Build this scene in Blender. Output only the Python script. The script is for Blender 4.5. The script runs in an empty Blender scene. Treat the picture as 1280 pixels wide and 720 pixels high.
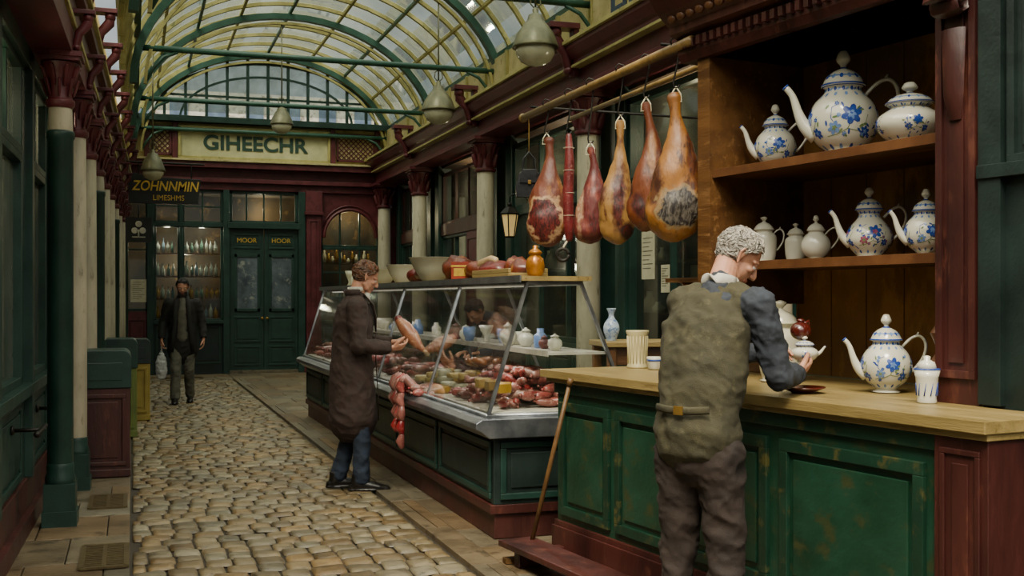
import bpy, bmesh, math, random
from mathutils import Vector, Matrix, noise
random.seed(7)
R=math.radians
def lin(h):
    h=h.lstrip('#'); c=[int(h[i:i+2],16)/255 for i in (0,2,4)]
    return tuple((x/12.92 if x<=.04045 else ((x+.055)/1.055)**2.4) for x in c)+(1,)
# ------------------------------------------------------------ materials
def mat(name,c1,c2=None,scale=6,rough=.6,bump=.2,bscale=40,metal=0,stretch=(1,1,1),coat=0,c3=None,t3=.62,island=0,emit=0,dist=.01,rv=.15,patches=None):
    m=bpy.data.materials.new(name); m.use_nodes=True; nt=m.node_tree; N=nt.nodes; L=nt.links
    b=N['Principled BSDF']; b.inputs['Metallic'].default_value=metal
    tc=N.new('ShaderNodeTexCoord'); mp=N.new('ShaderNodeMapping'); mp.inputs['Scale'].default_value=stretch
    L.new(tc.outputs['Object'],mp.inputs['Vector'])
    n1=N.new('ShaderNodeTexNoise'); n1.inputs['Scale'].default_value=scale; n1.inputs['Detail'].default_value=6; n1.inputs['Roughness'].default_value=.6
    L.new(mp.outputs[0],n1.inputs['Vector'])
    cr=N.new('ShaderNodeValToRGB'); e=cr.color_ramp.elements
    e[0].position=.35; e[1].position=.65; e[0].color=lin(c1); e[1].color=lin(c2 or c1)
    L.new(n1.outputs['Fac'],cr.inputs['Fac']); col=cr.outputs['Color']
    if c3:
        n3=N.new('ShaderNodeTexNoise'); n3.inputs['Scale'].default_value=scale*2.3; n3.inputs['Detail'].default_value=8; n3.inputs['Roughness'].default_value=.7
        L.new(mp.outputs[0],n3.inputs['Vector'])
        r3=N.new('ShaderNodeValToRGB'); r3.color_ramp.elements[0].position=t3-.05; r3.color_ramp.elements[1].position=t3+.05
        L.new(n3.outputs['Fac'],r3.inputs['Fac'])
        mx=N.new('ShaderNodeMix'); mx.data_type='RGBA'; L.new(r3.outputs['Color'],mx.inputs[0]); L.new(col,mx.inputs[6]); mx.inputs[7].default_value=lin(c3); col=mx.outputs[2]
    if patches:
        sp=N.new('ShaderNodeSeparateXYZ'); L.new(tc.outputs['Object'],sp.inputs[0])
        def M(op,a,bb):
            q=N.new('ShaderNodeMath'); q.operation=op
            for i,v in enumerate((a,bb)):
                if v is None: continue
                if isinstance(v,(int,float)): q.inputs[i].default_value=v
                else: L.new(v,q.inputs[i])
            return q.outputs[0]
        nn=N.new('ShaderNodeTexNoise'); nn.inputs['Scale'].default_value=16; nn.inputs['Detail'].default_value=5; L.new(tc.outputs['Object'],nn.inputs['Vector'])
        nm=N.new('ShaderNodeTexNoise'); nm.inputs['Scale'].default_value=38; nm.inputs['Detail'].default_value=6; nm.inputs['Distortion'].default_value=1.2; L.new(mp.outputs[0],nm.inputs['Vector'])
        back=M('MULTIPLY',M('GREATER_THAN',sp.outputs['Y'],.01),9)
        for (px,pz,rx,rz_,ca,cb,rim) in patches:
            dx=M('DIVIDE',M('SUBTRACT',sp.outputs['X'],px),rx); dz=M('DIVIDE',M('SUBTRACT',sp.outputs['Z'],pz),rz_)
            d=M('SQRT',M('ADD',M('MULTIPLY',dx,dx),M('MULTIPLY',dz,dz)),None)
            d=M('ADD',M('ADD',d,M('MULTIPLY',M('SUBTRACT',nn.outputs['Fac'],.5),1.1)),back)
            if rim:
                k=N.new('ShaderNodeMapRange'); k.inputs[1].default_value=1.16; k.inputs[2].default_value=1.06; L.new(d,k.inputs[0])
                mx=N.new('ShaderNodeMix'); mx.data_type='RGBA'; L.new(k.outputs[0],mx.inputs[0]); L.new(col,mx.inputs[6]); mx.inputs[7].default_value=lin(rim); col=mx.outputs[2]
            r_=N.new('ShaderNodeValToRGB'); r_.color_ramp.elements[0].position=.42; r_.color_ramp.elements[1].position=.62; r_.color_ramp.elements[0].color=lin(ca); r_.color_ramp.elements[1].color=lin(cb); L.new(nm.outputs['Fac'],r_.inputs['Fac'])
            k=N.new('ShaderNodeMapRange'); k.inputs[1].default_value=1.0; k.inputs[2].default_value=.9 if rim else .6; L.new(d,k.inputs[0])
            mx=N.new('ShaderNodeMix'); mx.data_type='RGBA'; L.new(k.outputs[0],mx.inputs[0]); L.new(col,mx.inputs[6]); L.new(r_.outputs['Color'],mx.inputs[7]); col=mx.outputs[2]
    if island:
        g=N.new('ShaderNodeNewGeometry'); hs=N.new('ShaderNodeHueSaturation')
        mr=N.new('ShaderNodeMapRange'); mr.inputs[3].default_value=1-island; mr.inputs[4].default_value=1+island
        L.new(g.outputs['Random Per Island'],mr.inputs[0]); L.new(mr.outputs[0],hs.inputs['Value'])
        m2=N.new('ShaderNodeMath'); m2.operation='MULTIPLY'; m2.inputs[1].default_value=7.31; L.new(g.outputs['Random Per Island'],m2.inputs[0])
        m3=N.new('ShaderNodeMath'); m3.operation='FRACT'; L.new(m2.outputs[0],m3.inputs[0])
        mr2=N.new('ShaderNodeMapRange'); mr2.inputs[3].default_value=.482; mr2.inputs[4].default_value=.512
        L.new(m3.outputs[0],mr2.inputs[0]); L.new(mr2.outputs[0],hs.inputs['Hue'])
        mr4=N.new('ShaderNodeMapRange'); mr4.inputs[3].default_value=1.15; mr4.inputs[4].default_value=.7; L.new(m3.outputs[0],mr4.inputs[0]); L.new(mr4.outputs[0],hs.inputs['Saturation'])
        L.new(col,hs.inputs['Color']); col=hs.outputs['Color']
    L.new(col,b.inputs['Base Color'])
    mr=N.new('ShaderNodeMapRange'); mr.inputs[3].default_value=max(.03,rough-rv); mr.inputs[4].default_value=min(1,rough+rv)
    L.new(n1.outputs['Fac'],mr.inputs[0]); L.new(mr.outputs[0],b.inputs['Roughness'])
    if bump:
        n2=N.new('ShaderNodeTexNoise'); n2.inputs['Scale'].default_value=bscale; n2.inputs['Detail'].default_value=4
        L.new(mp.outputs[0],n2.inputs['Vector'])
        bp=N.new('ShaderNodeBump'); bp.inputs['Strength'].default_value=bump; bp.inputs['Distance'].default_value=dist
        L.new(n2.outputs['Fac'],bp.inputs['Height']); L.new(bp.outputs[0],b.inputs['Normal'])
    if coat: b.inputs['Coat Weight'].default_value=coat; b.inputs['Coat Roughness'].default_value=.15
    if emit:
        L.new(col,b.inputs['Emission Color']); b.inputs['Emission Strength'].default_value=emit
    return m
def glassmat(name,tint,refl=.12,dirt_and_sheen=.1,dcol='#9a9a88',scale=2):
    m=bpy.data.materials.new(name); m.use_nodes=True; nt=m.node_tree; N=nt.nodes; L=nt.links; N.clear()
    out=N.new('ShaderNodeOutputMaterial'); tr=N.new('ShaderNodeBsdfTransparent'); tr.inputs[0].default_value=lin(tint)
    gl=N.new('ShaderNodeBsdfGlossy'); gl.inputs['Roughness'].default_value=.06; gl.inputs[0].default_value=(.85,.9,.9,1)
    lw=N.new('ShaderNodeLayerWeight'); lw.inputs[0].default_value=.25
    mr=N.new('ShaderNodeMapRange'); mr.inputs[3].default_value=refl; mr.inputs[4].default_value=min(1,refl+.6); L.new(lw.outputs['Fresnel'],mr.inputs[0])
    m1=N.new('ShaderNodeMixShader'); L.new(mr.outputs[0],m1.inputs[0]); L.new(tr.outputs[0],m1.inputs[1]); L.new(gl.outputs[0],m1.inputs[2])
    df=N.new('ShaderNodeBsdfDiffuse'); df.inputs[0].default_value=lin(dcol); tl=N.new('ShaderNodeBsdfTranslucent'); tl.inputs[0].default_value=lin(dcol)
    ad=N.new('ShaderNodeMixShader'); L.new(df.outputs[0],ad.inputs[1]); L.new(tl.outputs[0],ad.inputs[2])
    tc=N.new('ShaderNodeTexCoord'); n=N.new('ShaderNodeTexNoise'); n.inputs['Scale'].default_value=scale; n.inputs['Detail'].default_value=6; L.new(tc.outputs['Object'],n.inputs['Vector'])
    m3=N.new('ShaderNodeMapRange'); m3.inputs[1].default_value=.35; m3.inputs[2].default_value=.7; m3.inputs[3].default_value=dirt_and_sheen*.3; m3.inputs[4].default_value=min(1,dirt_and_sheen*1.6); L.new(n.outputs['Fac'],m3.inputs[0])
    m2=N.new('ShaderNodeMixShader'); L.new(m3.outputs[0],m2.inputs[0]); L.new(m1.outputs[0],m2.inputs[1]); L.new(ad.outputs[0],m2.inputs[2]); L.new(m2.outputs[0],out.inputs[0])
    return m
M_green=mat('paint_dark_green','#142c25','#1c3b32',5,.42,.15,60,c3='#2c473c',t3=.68)
M_greenR=mat('paint_rib_green','#24483a','#31584a',5,.42,.15,60,c3='#456650',t3=.66)
M_greenD=mat('paint_black_green','#131e1c','#1c2c28',5,.45,.15,60)
M_stall=mat('paint_worn_green','#10301f','#1b4231',2.4,.42,.25,30,c3='#343c22',t3=.58,stretch=(1,1,1.4))
M_stall2=mat('paint_worn_green_moulding','#0f2a1e','#183a2a',4,.4,.25,30,c3='#4a4826',t3=.6)
M_maroon=mat('paint_maroon','#48171b','#62282e',5,.45,.2,50,c3='#361412',t3=.62)
M_maroonD=mat('wood_maroon_dark','#2a1210','#48201a',4,.45,.25,40,c3='#583024',t3=.62,stretch=(1,1,.3))
M_cream=mat('plaster_cream','#a89a66','#c4b686',4,.75,.2,50,c3='#8a8050',t3=.62)
M_creamrib=mat('paint_cream_yellow','#968c52','#b2a86a',5,.6,.15,50,c3='#6a7044',t3=.62)
M_stone=mat('stone_column','#948c76','#b4aa92',5,.65,.25,30,c3='#746c58',t3=.64,stretch=(1,1,.3))
M_wood=mat('wood_brown','#452b15','#654420',3,.42,.25,30,stretch=(.4,3,3),c3='#785630',t3=.6)
M_woodback=mat('wood_back_panel','#5e3e1a','#8a622a',1.6,.5,.25,25,stretch=(1,1,.5),c3='#a07434',t3=.57)
M_top=mat('wood_counter_top','#76653a','#948050',3,.4,.2,40,stretch=(.5,4,4),c3='#62502a',t3=.62)
M_zinc=mat('zinc_metal','#70747a','#9a9ea0',6,.35,.1,60,metal=.85)
M_iron=mat('iron_black','#14120f','#24201a',10,.5,.2,60,metal=.5)
M_brass=mat('brass_rail','#7a5a28','#a88840',8,.35,.1,60,metal=.6)
M_marble=mat('marble_bed','#a8a49a','#c8c4b8',3,.3,.05,20)
M_glassD=glassmat('shop_glass','#b4beb4',.2,.14,'#6c7468',1.2)
M_glassL=glassmat('left_shop_glass','#a8b4aa',.24,.34,'#8a9284',1.1)  # extra diffuse grey imitates pale reflections, painted into these panes
M_glassF=glassmat('far_shop_glass','#e4ece4',.04,.03,'#6c7468',1.2)
M_glassC=glassmat('case_glass','#f4f8f4',.04,.015)
M_glassR=glassmat('roof_glass','#c2cdca',.06,.33,'#868c80',.9)
M_dark=mat('interior_dark','#1c1a14','#4a3a24',1.3,.9,0,c3='#6c5430',t3=.62)
M_paper=mat('paper','#b8b090','#ccc4a8',8,.8,.05)
M_ink=mat('ink','#5c5848','#6c6858',9,.8,0)
M_white=mat('porcelain','#c2c0ac','#d2d0be',3,.16,.02,20,coat=.5,rv=.04)
M_white2=mat('porcelain_cream','#b0ad96','#c4c1aa',3,.25,.02,20,coat=.4,rv=.05)
M_blue=mat('glaze_blue','#1e3a86','#2e4c98',30,.2,0,rv=.03)
M_blueL=mat('glaze_light_blue','#5070a8','#7490bc',30,.2,0,rv=.03)
M_gleaf=mat('glaze_green','#56704a','#748850',30,.2,0,rv=.03)
M_pink=mat('glaze_pink','#7c3450','#9c586c',30,.2,0,rv=.03)
M_flameglow=mat('lantern_glow','#c8a868','#d8b878',4,.5,0,emit=.5)
M_lampglass=mat('lamp_glass','#a8a488','#c8c4a4',4,.2,.02,coat=.6,rv=.05)
M_gold=mat('gold_paint','#b08c28','#d0a844',20,.4,.05)
M_black=mat('paint_black','#0e0f0d','#161814',10,.45,.1)
M_cob=mat('cobble','#5e5238','#80704e',6,.40,.45,45,island=.34,c3='#443a26',t3=.6,dist=.005,rv=.16)
M_slab=mat('flagstone','#5a4f3a','#74674e',3,.45,.35,30,c3='#443b2a',t3=.58,island=.22)
M_mortar=mat('mortar','#2a241a','#3c3426',8,.8,.4,60)
M_skin=mat('skin','#a8745a','#bc8a70',14,.5,.15,120,c3='#985644',t3=.64,dist=.002)
M_lip=mat('lip','#8c4a40','#985448',14,.45,.1)
M_eye=mat('eye_white','#b8b4ac','#c0bcb4',5,.2,0)
M_iris=mat('eye_dark','#1c140e','#241a12',5,.2,0)
M_hairg=mat('hair_grey','#888276','#aaa496',30,.65,.2,90,c3='#5c564e',t3=.56,island=.4)
M_hairb=mat('hair_brown','#44260f','#64401f',30,.55,.2,90,island=.35)
M_hairk=mat('hair_black','#120e0c','#201914',30,.5,.2,90,island=.3)
M_vest=mat('tweed_vest','#302e1e','#403c28',7,.9,.7,220,c3='#48442e',t3=.6,dist=.003)
M_shirt=mat('shirt_blue_grey','#23282f','#333942',12,.85,.4,180,dist=.003)
M_trous=mat('trousers_brown','#1f1814','#2e231d',9,.88,.5,180,dist=.003)
M_coat=mat('coat_brown','#261913','#362620',12,.85,.4,180,dist=.003)
M_coatk=mat('coat_black','#141310','#22201c',12,.85,.35,140,dist=.003)
M_jean=mat('jeans','#18202c','#263244',12,.88,.4,180,dist=.003)
M_greycl=mat('cloth_grey','#4c4a40','#646252',12,.85,.35,140,dist=.003)
M_shoe=mat('shoe_leather','#100d0b','#1c1814',12,.35,.15,60)
M_collar=mat('collar_white','#a8a498','#bcb8ac',12,.8,.1,60)
M_meat=mat('meat_red','#50120e','#74221c',7,.38,.3,40,c3='#985040',t3=.64,coat=.25,dist=.005,stretch=(1,1,.5))
M_ham=mat('cured_ham','#42140a','#702e14',4,.42,.5,26,c3='#94602a',t3=.6,coat=.25,dist=.008,stretch=(1.4,1.4,.6))
M_fat=mat('ham_fat','#a88860','#c4a880',8,.4,.2,40)
M_cutdark=mat('ham_cut_dark','#241c18','#4c443a',14,.5,.6,30,c3='#8c8474',t3=.58,dist=.01)
M_saus=mat('sausage','#78392e','#9e5648',18,.36,.25,50,c3='#b48a78',t3=.6,island=.22,coat=.25,dist=.004)
M_sausD=mat('salami','#4c1c16','#6a2c24',18,.42,.3,50,c3='#84584a',t3=.6,island=.2,dist=.004)
M_cheese=mat('cheese','#a88428','#c0a04a',6,.45,.1,30,island=.15)
M_orange=mat('box_red_orange','#7a2414','#a83c1c',6,.6,.1)
M_cloth=mat('plastic_bag','#a8a8a4','#c0c0bc',6,.6,.3,20)
M_redglaze=mat('glaze_red_brown','#3c120c','#5c2016',8,.2,.05,coat=.6,rv=.05)
# ------------------------------------------------------------ mesh builder
class MB:
    def __init__(s): s.v=[];s.f=[];s.m=[];s.s=[];s.M=None
    def add(s,vs,fs,m=0,sm=False,ms=None):
        o=len(s.v)
        for p in vs:
            p=Vector(p)
            if s.M is not None: p=s.M@p
            s.v.append(p)
        for i,f in enumerate(fs):
            s.f.append([a+o for a in f]); s.m.append(ms[i] if ms else m); s.s.append(sm)
    def box(s,x0,x1,y0,y1,z0,z1,m=0):
        s.add([(x0,y0,z0),(x1,y0,z0),(x1,y1,z0),(x0,y1,z0),(x0,y0,z1),(x1,y0,z1),(x1,y1,z1),(x0,y1,z1)],
              [(0,3,2,1),(4,5,6,7),(0,1,5,4),(1,2,6,5),(2,3,7,6),(3,0,4,7)],m)
    def bb(s,P,U,V,N,u0,u1,v0,v1,n0,n1,m=0):
        P=Vector(P);U=Vector(U);V=Vector(V);N=Vector(N)
        c=lambda u,v,n:P+U*u+V*v+N*n
        s.add([c(u0,v0,n0),c(u1,v0,n0),c(u1,v1,n0),c(u0,v1,n0),c(u0,v0,n1),c(u1,v0,n1),c(u1,v1,n1),c(u0,v1,n1)],
              [(0,3,2,1),(4,5,6,7),(0,1,5,4),(1,2,6,5),(2,3,7,6),(3,0,4,7)],m)
    def panel(s,P,U,V,N,w,h,m=0,m2=None,b=.035,d=.018):
        m2=m if m2 is None else m2
        s.bb(P,U,V,N,0,w,0,b,0,d,m2); s.bb(P,U,V,N,0,w,h-b,h,0,d,m2); s.bb(P,U,V,N,0,b,b,h-b,0,d,m2); s.bb(P,U,V,N,w-b,w,b,h-b,0,d,m2)
        g=b+.03
        if w>2*g+.03 and h>2*g+.03: s.bb(P,U,V,N,g,w-g,g,h-g,0,d*.6,m)
    def tube(s,pts,rad,m=0,seg=10,ref=None,rnd=False,sm=True):
        pts=[Vector(p) for p in pts]; n=len(pts)
        rad=[rad]*n if not isinstance(rad,(list,)) else rad
        rad=[(r,r) if not isinstance(r,tuple) else r for r in rad]
        T=[]
        for i in range(n):
            t=pts[min(i+1,n-1)]-pts[max(i-1,0)]
            T.append(t.normalized() if t.length>1e-9 else Vector((0,0,1)))
        if rnd:
            a=max(rad[0]);z=max(rad[-1])
            pts=[pts[0]-T[0]*a*.85,pts[0]-T[0]*a*.5]+pts+[pts[-1]+T[-1]*z*.5,pts[-1]+T[-1]*z*.85]
            f=lambda r,k:(r[0]*k,r[1]*k)
            rad=[f(rad[0],.45),f(rad[0],.83)]+rad+[f(rad[-1],.83),f(rad[-1],.45)]
            T=[T[0],T[0]]+T+[T[-1],T[-1]]; n+=4
        A=None; vs=[]
        for i in range(n):
            t=T[i]
            if ref is not None: a=Vector(ref)-t*Vector(ref).dot(t)
            elif A is None:
                r=Vector((0,0,1)) if abs(t.z)<.8 else Vector((1,0,0)); a=r-t*r.dot(t)
            else: a=A-t*A.dot(t)
            if a.length<1e-6: a=t.orthogonal()
            A=a.normalized(); B=t.cross(A)
            for k in range(seg):
                th=2*math.pi*k/seg+(math.pi/4 if seg==4 else 0)
                vs.append(pts[i]+A*math.cos(th)*rad[i][0]+B*math.sin(th)*rad[i][1])
        fs=[]
        for i in range(n-1):
            for k in range(seg):
                k2=(k+1)%seg; fs.append((i*seg+k,i*seg+k2,(i+1)*seg+k2,(i+1)*seg+k))
        fs.append(tuple(range(seg))[::-1]); fs.append(tuple((n-1)*seg+k for k in range(seg)))
        s.add(vs,fs,m,sm if seg>4 else False)
    def lathe(s,prof,m=0,seg=28,c=(0,0,0),ms=None,sm=True):
        c=Vector(c); vs=[];fs=[];mm=[]
        for (r,z) in prof:
            for k in range(seg):
                th=2*math.pi*k/seg; vs.append(c+Vector((r*math.cos(th),r*math.sin(th),z)))
        n=len(prof)
        for i in range(n-1):
            for k in range(seg):
                k2=(k+1)%seg; fs.append((i*seg+k,i*seg+k2,(i+1)*seg+k2,(i+1)*seg+k)); mm.append(ms[i] if ms else m)
        fs.append(tuple(range(seg))[::-1]); mm.append(ms[0] if ms else m)
        fs.append(tuple((n-1)*seg+k for k in range(seg))); mm.append(ms[-1] if ms else m)
        s.add(vs,fs,m,sm,mm)
    def ell(s,c,r,m=0,seg=14,rings=9,rot=None,nz=0):
        c=Vector(c); r=(r,r,r) if not isinstance(r,tuple) else r; vs=[];fs=[]
        pr=[(0,-1)]+[(math.cos(-math.pi/2+math.pi*i/rings),math.sin(-math.pi/2+math.pi*i/rings)) for i in range(1,rings)]+[(0,1)]
        def P(v):
            v=Vector((v[0]*r[0],v[1]*r[1],v[2]*r[2]))
            if nz: v*=1+nz*noise.noise(v*(2.2/max(r))+c*7)
            if rot is not None: v=rot@v
            return c+v
        vs.append(P((0,0,-1)))
        for i in range(1,rings):
            for k in range(seg):
                th=2*math.pi*k/seg; vs.append(P((pr[i][0]*math.cos(th),pr[i][0]*math.sin(th),pr[i][1])))
        vs.append(P((0,0,1))); last=len(vs)-1
        for k in range(seg):
            k2=(k+1)%seg; fs.append((0,1+k2,1+k)); fs.append((last,last-seg+k,last-seg+k2))
            for i in range(rings-2):
                a=1+i*seg; fs.append((a+k,a+k2,a+seg+k2,a+seg+k))
        s.add(vs,fs,m,True)
    def prism(s,poly,d,m=0,mode='y',d0=0):
        f=(lambda a,b,e:(a,e,b)) if mode=='y' else ((lambda a,b,e:(e,a,b)) if mode=='x' else (lambda a,b,e:(a,b,e)))
        n=len(poly); vs=[f(a,b,d0) for a,b in poly]+[f(a,b,d) for a,b in poly]
        fs=[tuple(range(n)),tuple(range(n,2*n))[::-1]]+[(i,(i+1)%n,n+(i+1)%n,n+i) for i in range(n)]
        s.add(vs,fs,m)
def mk(name,mb,mats,loc=(0,0,0),rz=0,parent=None,bev=0,remesh=0,smooth=0,fold=0,ffreq=9,post=None,rot=None):
    me=bpy.data.meshes.new(name); me.from_pydata([tuple(v) for v in mb.v],[],mb.f)
    for m in mats: me.materials.append(m)
    for p,a,b in zip(me.polygons,mb.m,mb.s): p.material_index=a; p.use_smooth=b
    bm=bmesh.new(); bm.from_mesh(me); bmesh.ops.recalc_face_normals(bm,faces=bm.faces); bm.to_mesh(me); bm.free()
    if remesh:
        tmp=bpy.data.objects.new('tmp',me); bpy.context.scene.collection.objects.link(tmp)
        md=tmp.modifiers.new('r','REMESH'); md.mode='VOXEL'; md.voxel_size=remesh
        dg=bpy.context.evaluated_depsgraph_get(); me2=bpy.data.meshes.new_from_object(tmp.evaluated_get(dg))
        bpy.data.objects.remove(tmp); bpy.data.meshes.remove(me); me=me2; me.name=name
        bm=bmesh.new(); bm.from_mesh(me)
        for _ in range(smooth): bmesh.ops.smooth_vert(bm,verts=bm.verts,factor=.5,use_axis_x=True,use_axis_y=True,use_axis_z=True)
        if fold:
            bm.normal_update()
            for v in bm.verts:
                q=v.co; a=noise.noise(Vector((q.x*ffreq,q.y*ffreq,q.z*ffreq*.7))+Vector((loc[0]*3,1,2)))
                rr=0; am=1; f=ffreq*1.2
                for o in range(3):
                    rr+=am*(.5-abs(noise.noise(Vector((q.x*f+q.z*f*.35,q.y*f+q.z*f*.2,q.z*f*1.1+5+o*7))))*2.2); am*=.5; f*=1.9
                v.co=q+v.normal*fold*(a*.6+rr*.75)
        bm.to_mesh(me); bm.free()
        me.materials.clear()
        for m in mats: me.materials.append(m)
        for p in me.polygons:
            p.use_smooth=True; p.material_index=post(p.center) if post else 0
    ob=bpy.data.objects.new(name,me); bpy.context.scene.collection.objects.link(ob)
    ob.location=loc; ob.rotation_euler=rot if rot else (0,0,rz)
    if parent: ob.parent=parent
    if bev:
        b=ob.modifiers.new('b','BEVEL'); b.width=bev; b.segments=2; b.limit_method='ANGLE'; b.angle_limit=R(40)
    return ob
def empty(name,loc=(0,0,0),rz=0):
    e=bpy.data.objects.new(name,None); e.location=loc; e.rotation_euler=(0,0,rz); e.empty_display_size=.1
    bpy.context.scene.collection.objects.link(e); return e
def text(name,s,size,loc,m,parent=None,rot=(R(90),0,0),ext=.004,sx=1,off=0,shear=0):
    c=bpy.data.curves.new(name,'FONT'); c.body=s; c.size=size; c.extrude=ext; c.align_x='CENTER'; c.align_y='CENTER'; c.offset=off; c.shear=shear
    c.materials.append(m); o=bpy.data.objects.new(name,c); bpy.context.scene.collection.objects.link(o)
    o.location=loc; o.rotation_euler=rot; o.scale=(sx,1,1)
    if parent: o.parent=parent
    return o
def win(mb,x0,x1,z0,z1,y,nx,nz,mf=0,mg=1,fr=.05,mu=.03,dp=.05):
    mb.box(x0,x1,y-dp,y+.02,z0,z0+fr,mf); mb.box(x0,x1,y-dp,y+.02,z1-fr,z1,mf)
    mb.box(x0,x0+fr,y-dp,y+.02,z0,z1,mf); mb.box(x1-fr,x1,y-dp,y+.02,z0,z1,mf)
    for i in range(1,nx):
        x=x0+(x1-x0)*i/nx; mb.box(x-mu/2,x+mu/2,y-dp*.7,y+.01,z0+fr,z1-fr,mf)
    for i in range(1,nz):
        z=z0+(z1-z0)*i/nz; mb.box(x0+fr,x1-fr,y-dp*.6,y+.008,z-mu/2,z+mu/2,mf)
    mb.add([(x0+fr,y,z0+fr),(x1-fr,y,z0+fr),(x1-fr,y,z1-fr),(x0+fr,y,z1-fr)],[(0,1,2,3)],mg)
def light(name,kind,loc,e,col,size=.1,sy=None,rot=None,parent=None):
    l=bpy.data.lights.new(name,kind); o=bpy.data.objects.new(name,l); bpy.context.scene.collection.objects.link(o); o.location=loc; l.energy=e; l.color=col
    if kind=='POINT': l.shadow_soft_size=size
    if kind=='AREA':
        l.size=size
        if sy: l.shape='RECTANGLE'; l.size_y=sy
    if rot: o.rotation_euler=rot
    if parent: o.parent=parent
    return o
X=Vector((1,0,0));Y=Vector((0,1,0));Z=Vector((0,0,1))
# ------------------------------------------------------------ camera / world / lights
cam=bpy.data.cameras.new('camera'); co=bpy.data.objects.new('camera',cam); bpy.context.scene.collection.objects.link(co)
co.location=(0,0,1.5); co.rotation_euler=(R(90),0,-math.atan(475/1400)); cam.lens=39.375; cam.sensor_width=36; cam.shift_y=13/1280; cam.clip_end=200
bpy.context.scene.camera=co
w=bpy.data.worlds.new('sky'); bpy.context.scene.world=w; w.use_nodes=True; N=w.node_tree.nodes; L=w.node_tree.links
bg=N['Background']; bg.inputs[1].default_value=1.2
tc=N.new('ShaderNodeTexCoord'); nz=N.new('ShaderNodeTexNoise'); nz.inputs['Scale'].default_value=6; nz.inputs['Detail'].default_value=6
L.new(tc.outputs['Generated'],nz.inputs['Vector']); cr=N.new('ShaderNodeValToRGB')
cr.color_ramp.elements[0].position=.4; cr.color_ramp.elements[1].position=.62
cr.color_ramp.elements[0].color=(.36,.42,.45,1); cr.color_ramp.elements[1].color=(1.0,.98,.88,1)
L.new(nz.outputs['Fac'],cr.inputs['Fac'])
sp=N.new('ShaderNodeSeparateXYZ'); L.new(tc.outputs['Generated'],sp.inputs[0]); mr=N.new('ShaderNodeMapRange')
mr.inputs[1].default_value=-.05; mr.inputs[2].default_value=.3; mr.inputs[3].default_value=.2; mr.inputs[4].default_value=1; L.new(sp.outputs['Z'],mr.inputs[0])
mx=N.new('ShaderNodeVectorMath'); mx.operation='SCALE'; L.new(cr.outputs[0],mx.inputs[0]); L.new(mr.outputs[0],mx.inputs['Scale']); L.new(mx.outputs[0],bg.inputs[0])
def sun(name,e,ang,d,col):
    su=bpy.data.lights.new(name,'SUN'); so=bpy.data.objects.new(name,su); bpy.context.scene.collection.objects.link(so)
    su.energy=e; su.angle=R(ang); su.color=col; so.rotation_euler=Vector(d).to_track_quat('Z','Y').to_euler(); so.location=(0,0,12)
sun('sun_light',4.2,16,(-.42,-.62,1.0),(1,.88,.68))
sun('overcast_sky_light',9.6,110,(-.15,-.2,1.0),(1,.94,.78))
# ------------------------------------------------------------ floor
fl=empty('floor'); mb=MB(); mb.box(-1.6,6.2,-1.5,23.6,-.25,-.02,0); mk('mortar_bed',mb,[M_mortar],parent=fl)
mb=MB(); random.seed(3)
y=3.2; row=0; US=[-1,-.93,-.5,.5,.93,1]; VS=[-1,-.92,-.4,.4,.92,1]
while y<21.4:
    rd=.175+random.uniform(-.02,.02); x=.0-random.uniform(0,.12)
    while x<1.74:
        wd=random.uniform(.12,.20); x1=min(x+wd,1.77); x0=max(x,.0)
        if 1.77-x1<.07: x1=1.77
        if x1-x0>.05:
            cx=(x0+x1)/2; hw=(x1-x0)/2-.004; hd=rd/2-.005; zt=random.uniform(-.003,.004); tx=random.uniform(-.045,.045); ty=random.uniform(-.04,.04)
            vs=[];fs=[];nu,nv=len(US),len(VS); sd=random.random()*50
            for v in VS:
                for u in US:
                    e=max(abs(u),abs(v)); k=1-.07*(u*u*v*v)
                    wob=.010*math.sin((cx+hw*u)*5+y*3)
                    z=zt+.001-.0018*(u*u+v*v)+ tx*u*hw+ty*v*hd+.005*noise.noise(Vector((cx+u*hw,y+v*hd,sd))*18)
                    if e>.99: z-=.014
                    elif e>.9: z-=.0025
                    vs.append((cx+u*hw*k+.005*noise.noise(Vector((u,v,sd))),y+rd/2+wob+v*hd*k+.005*noise.noise(Vector((u,v,sd+9))),z))
            for j in range(nv-1):
                for i in range(nu-1):
                    a=j*nu+i; fs.append((a,a+1,a+nu+1,a+nu))
            mb.add(vs,fs,0,True)
        x=x1+.001
        if x1>=1.77: break
    y+=rd; row+=1
mk('cobblestone_paving',mb,[M_cob])
mb=MB(); random.seed(5)
def slabs(x0,x1,y0,y1,sx,sy,m=0,z=0):
    y=y0;r=0
    while y<y1-.01:
        yy=min(y+sy*random.uniform(.8,1.2),y1); x=x0; off=(r%2)*.5*sx
        first=True
        while x<x1-.01:
            xx=min(x+(sx-off if first and off else sx),x1); first=False
            if x1-xx<.08: xx=x1
            mb.box(x+.004,xx-.004,y+.004,yy-.004,-.05,z+random.uniform(-.002,.003),m); x=xx
        y=yy; r+=1
slabs(-1.2,-.01,3,21.4,.42,.62); slabs(1.79,1.97,2,21.4,.18,.95,z=.012); slabs(1.98,5.6,1.5,21.4,.55,.6); slabs(-1.2,5.6,21.42,23.2,.6,.45); slabs(-1.2,1.78,1.2,3.0,.6,.6)
mk('flagstones',mb,[M_slab],bev=.005,parent=fl)
M_grate=mat('grate_iron','#4c4028','#645638',20,.45,.2,metal=.4)
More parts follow.
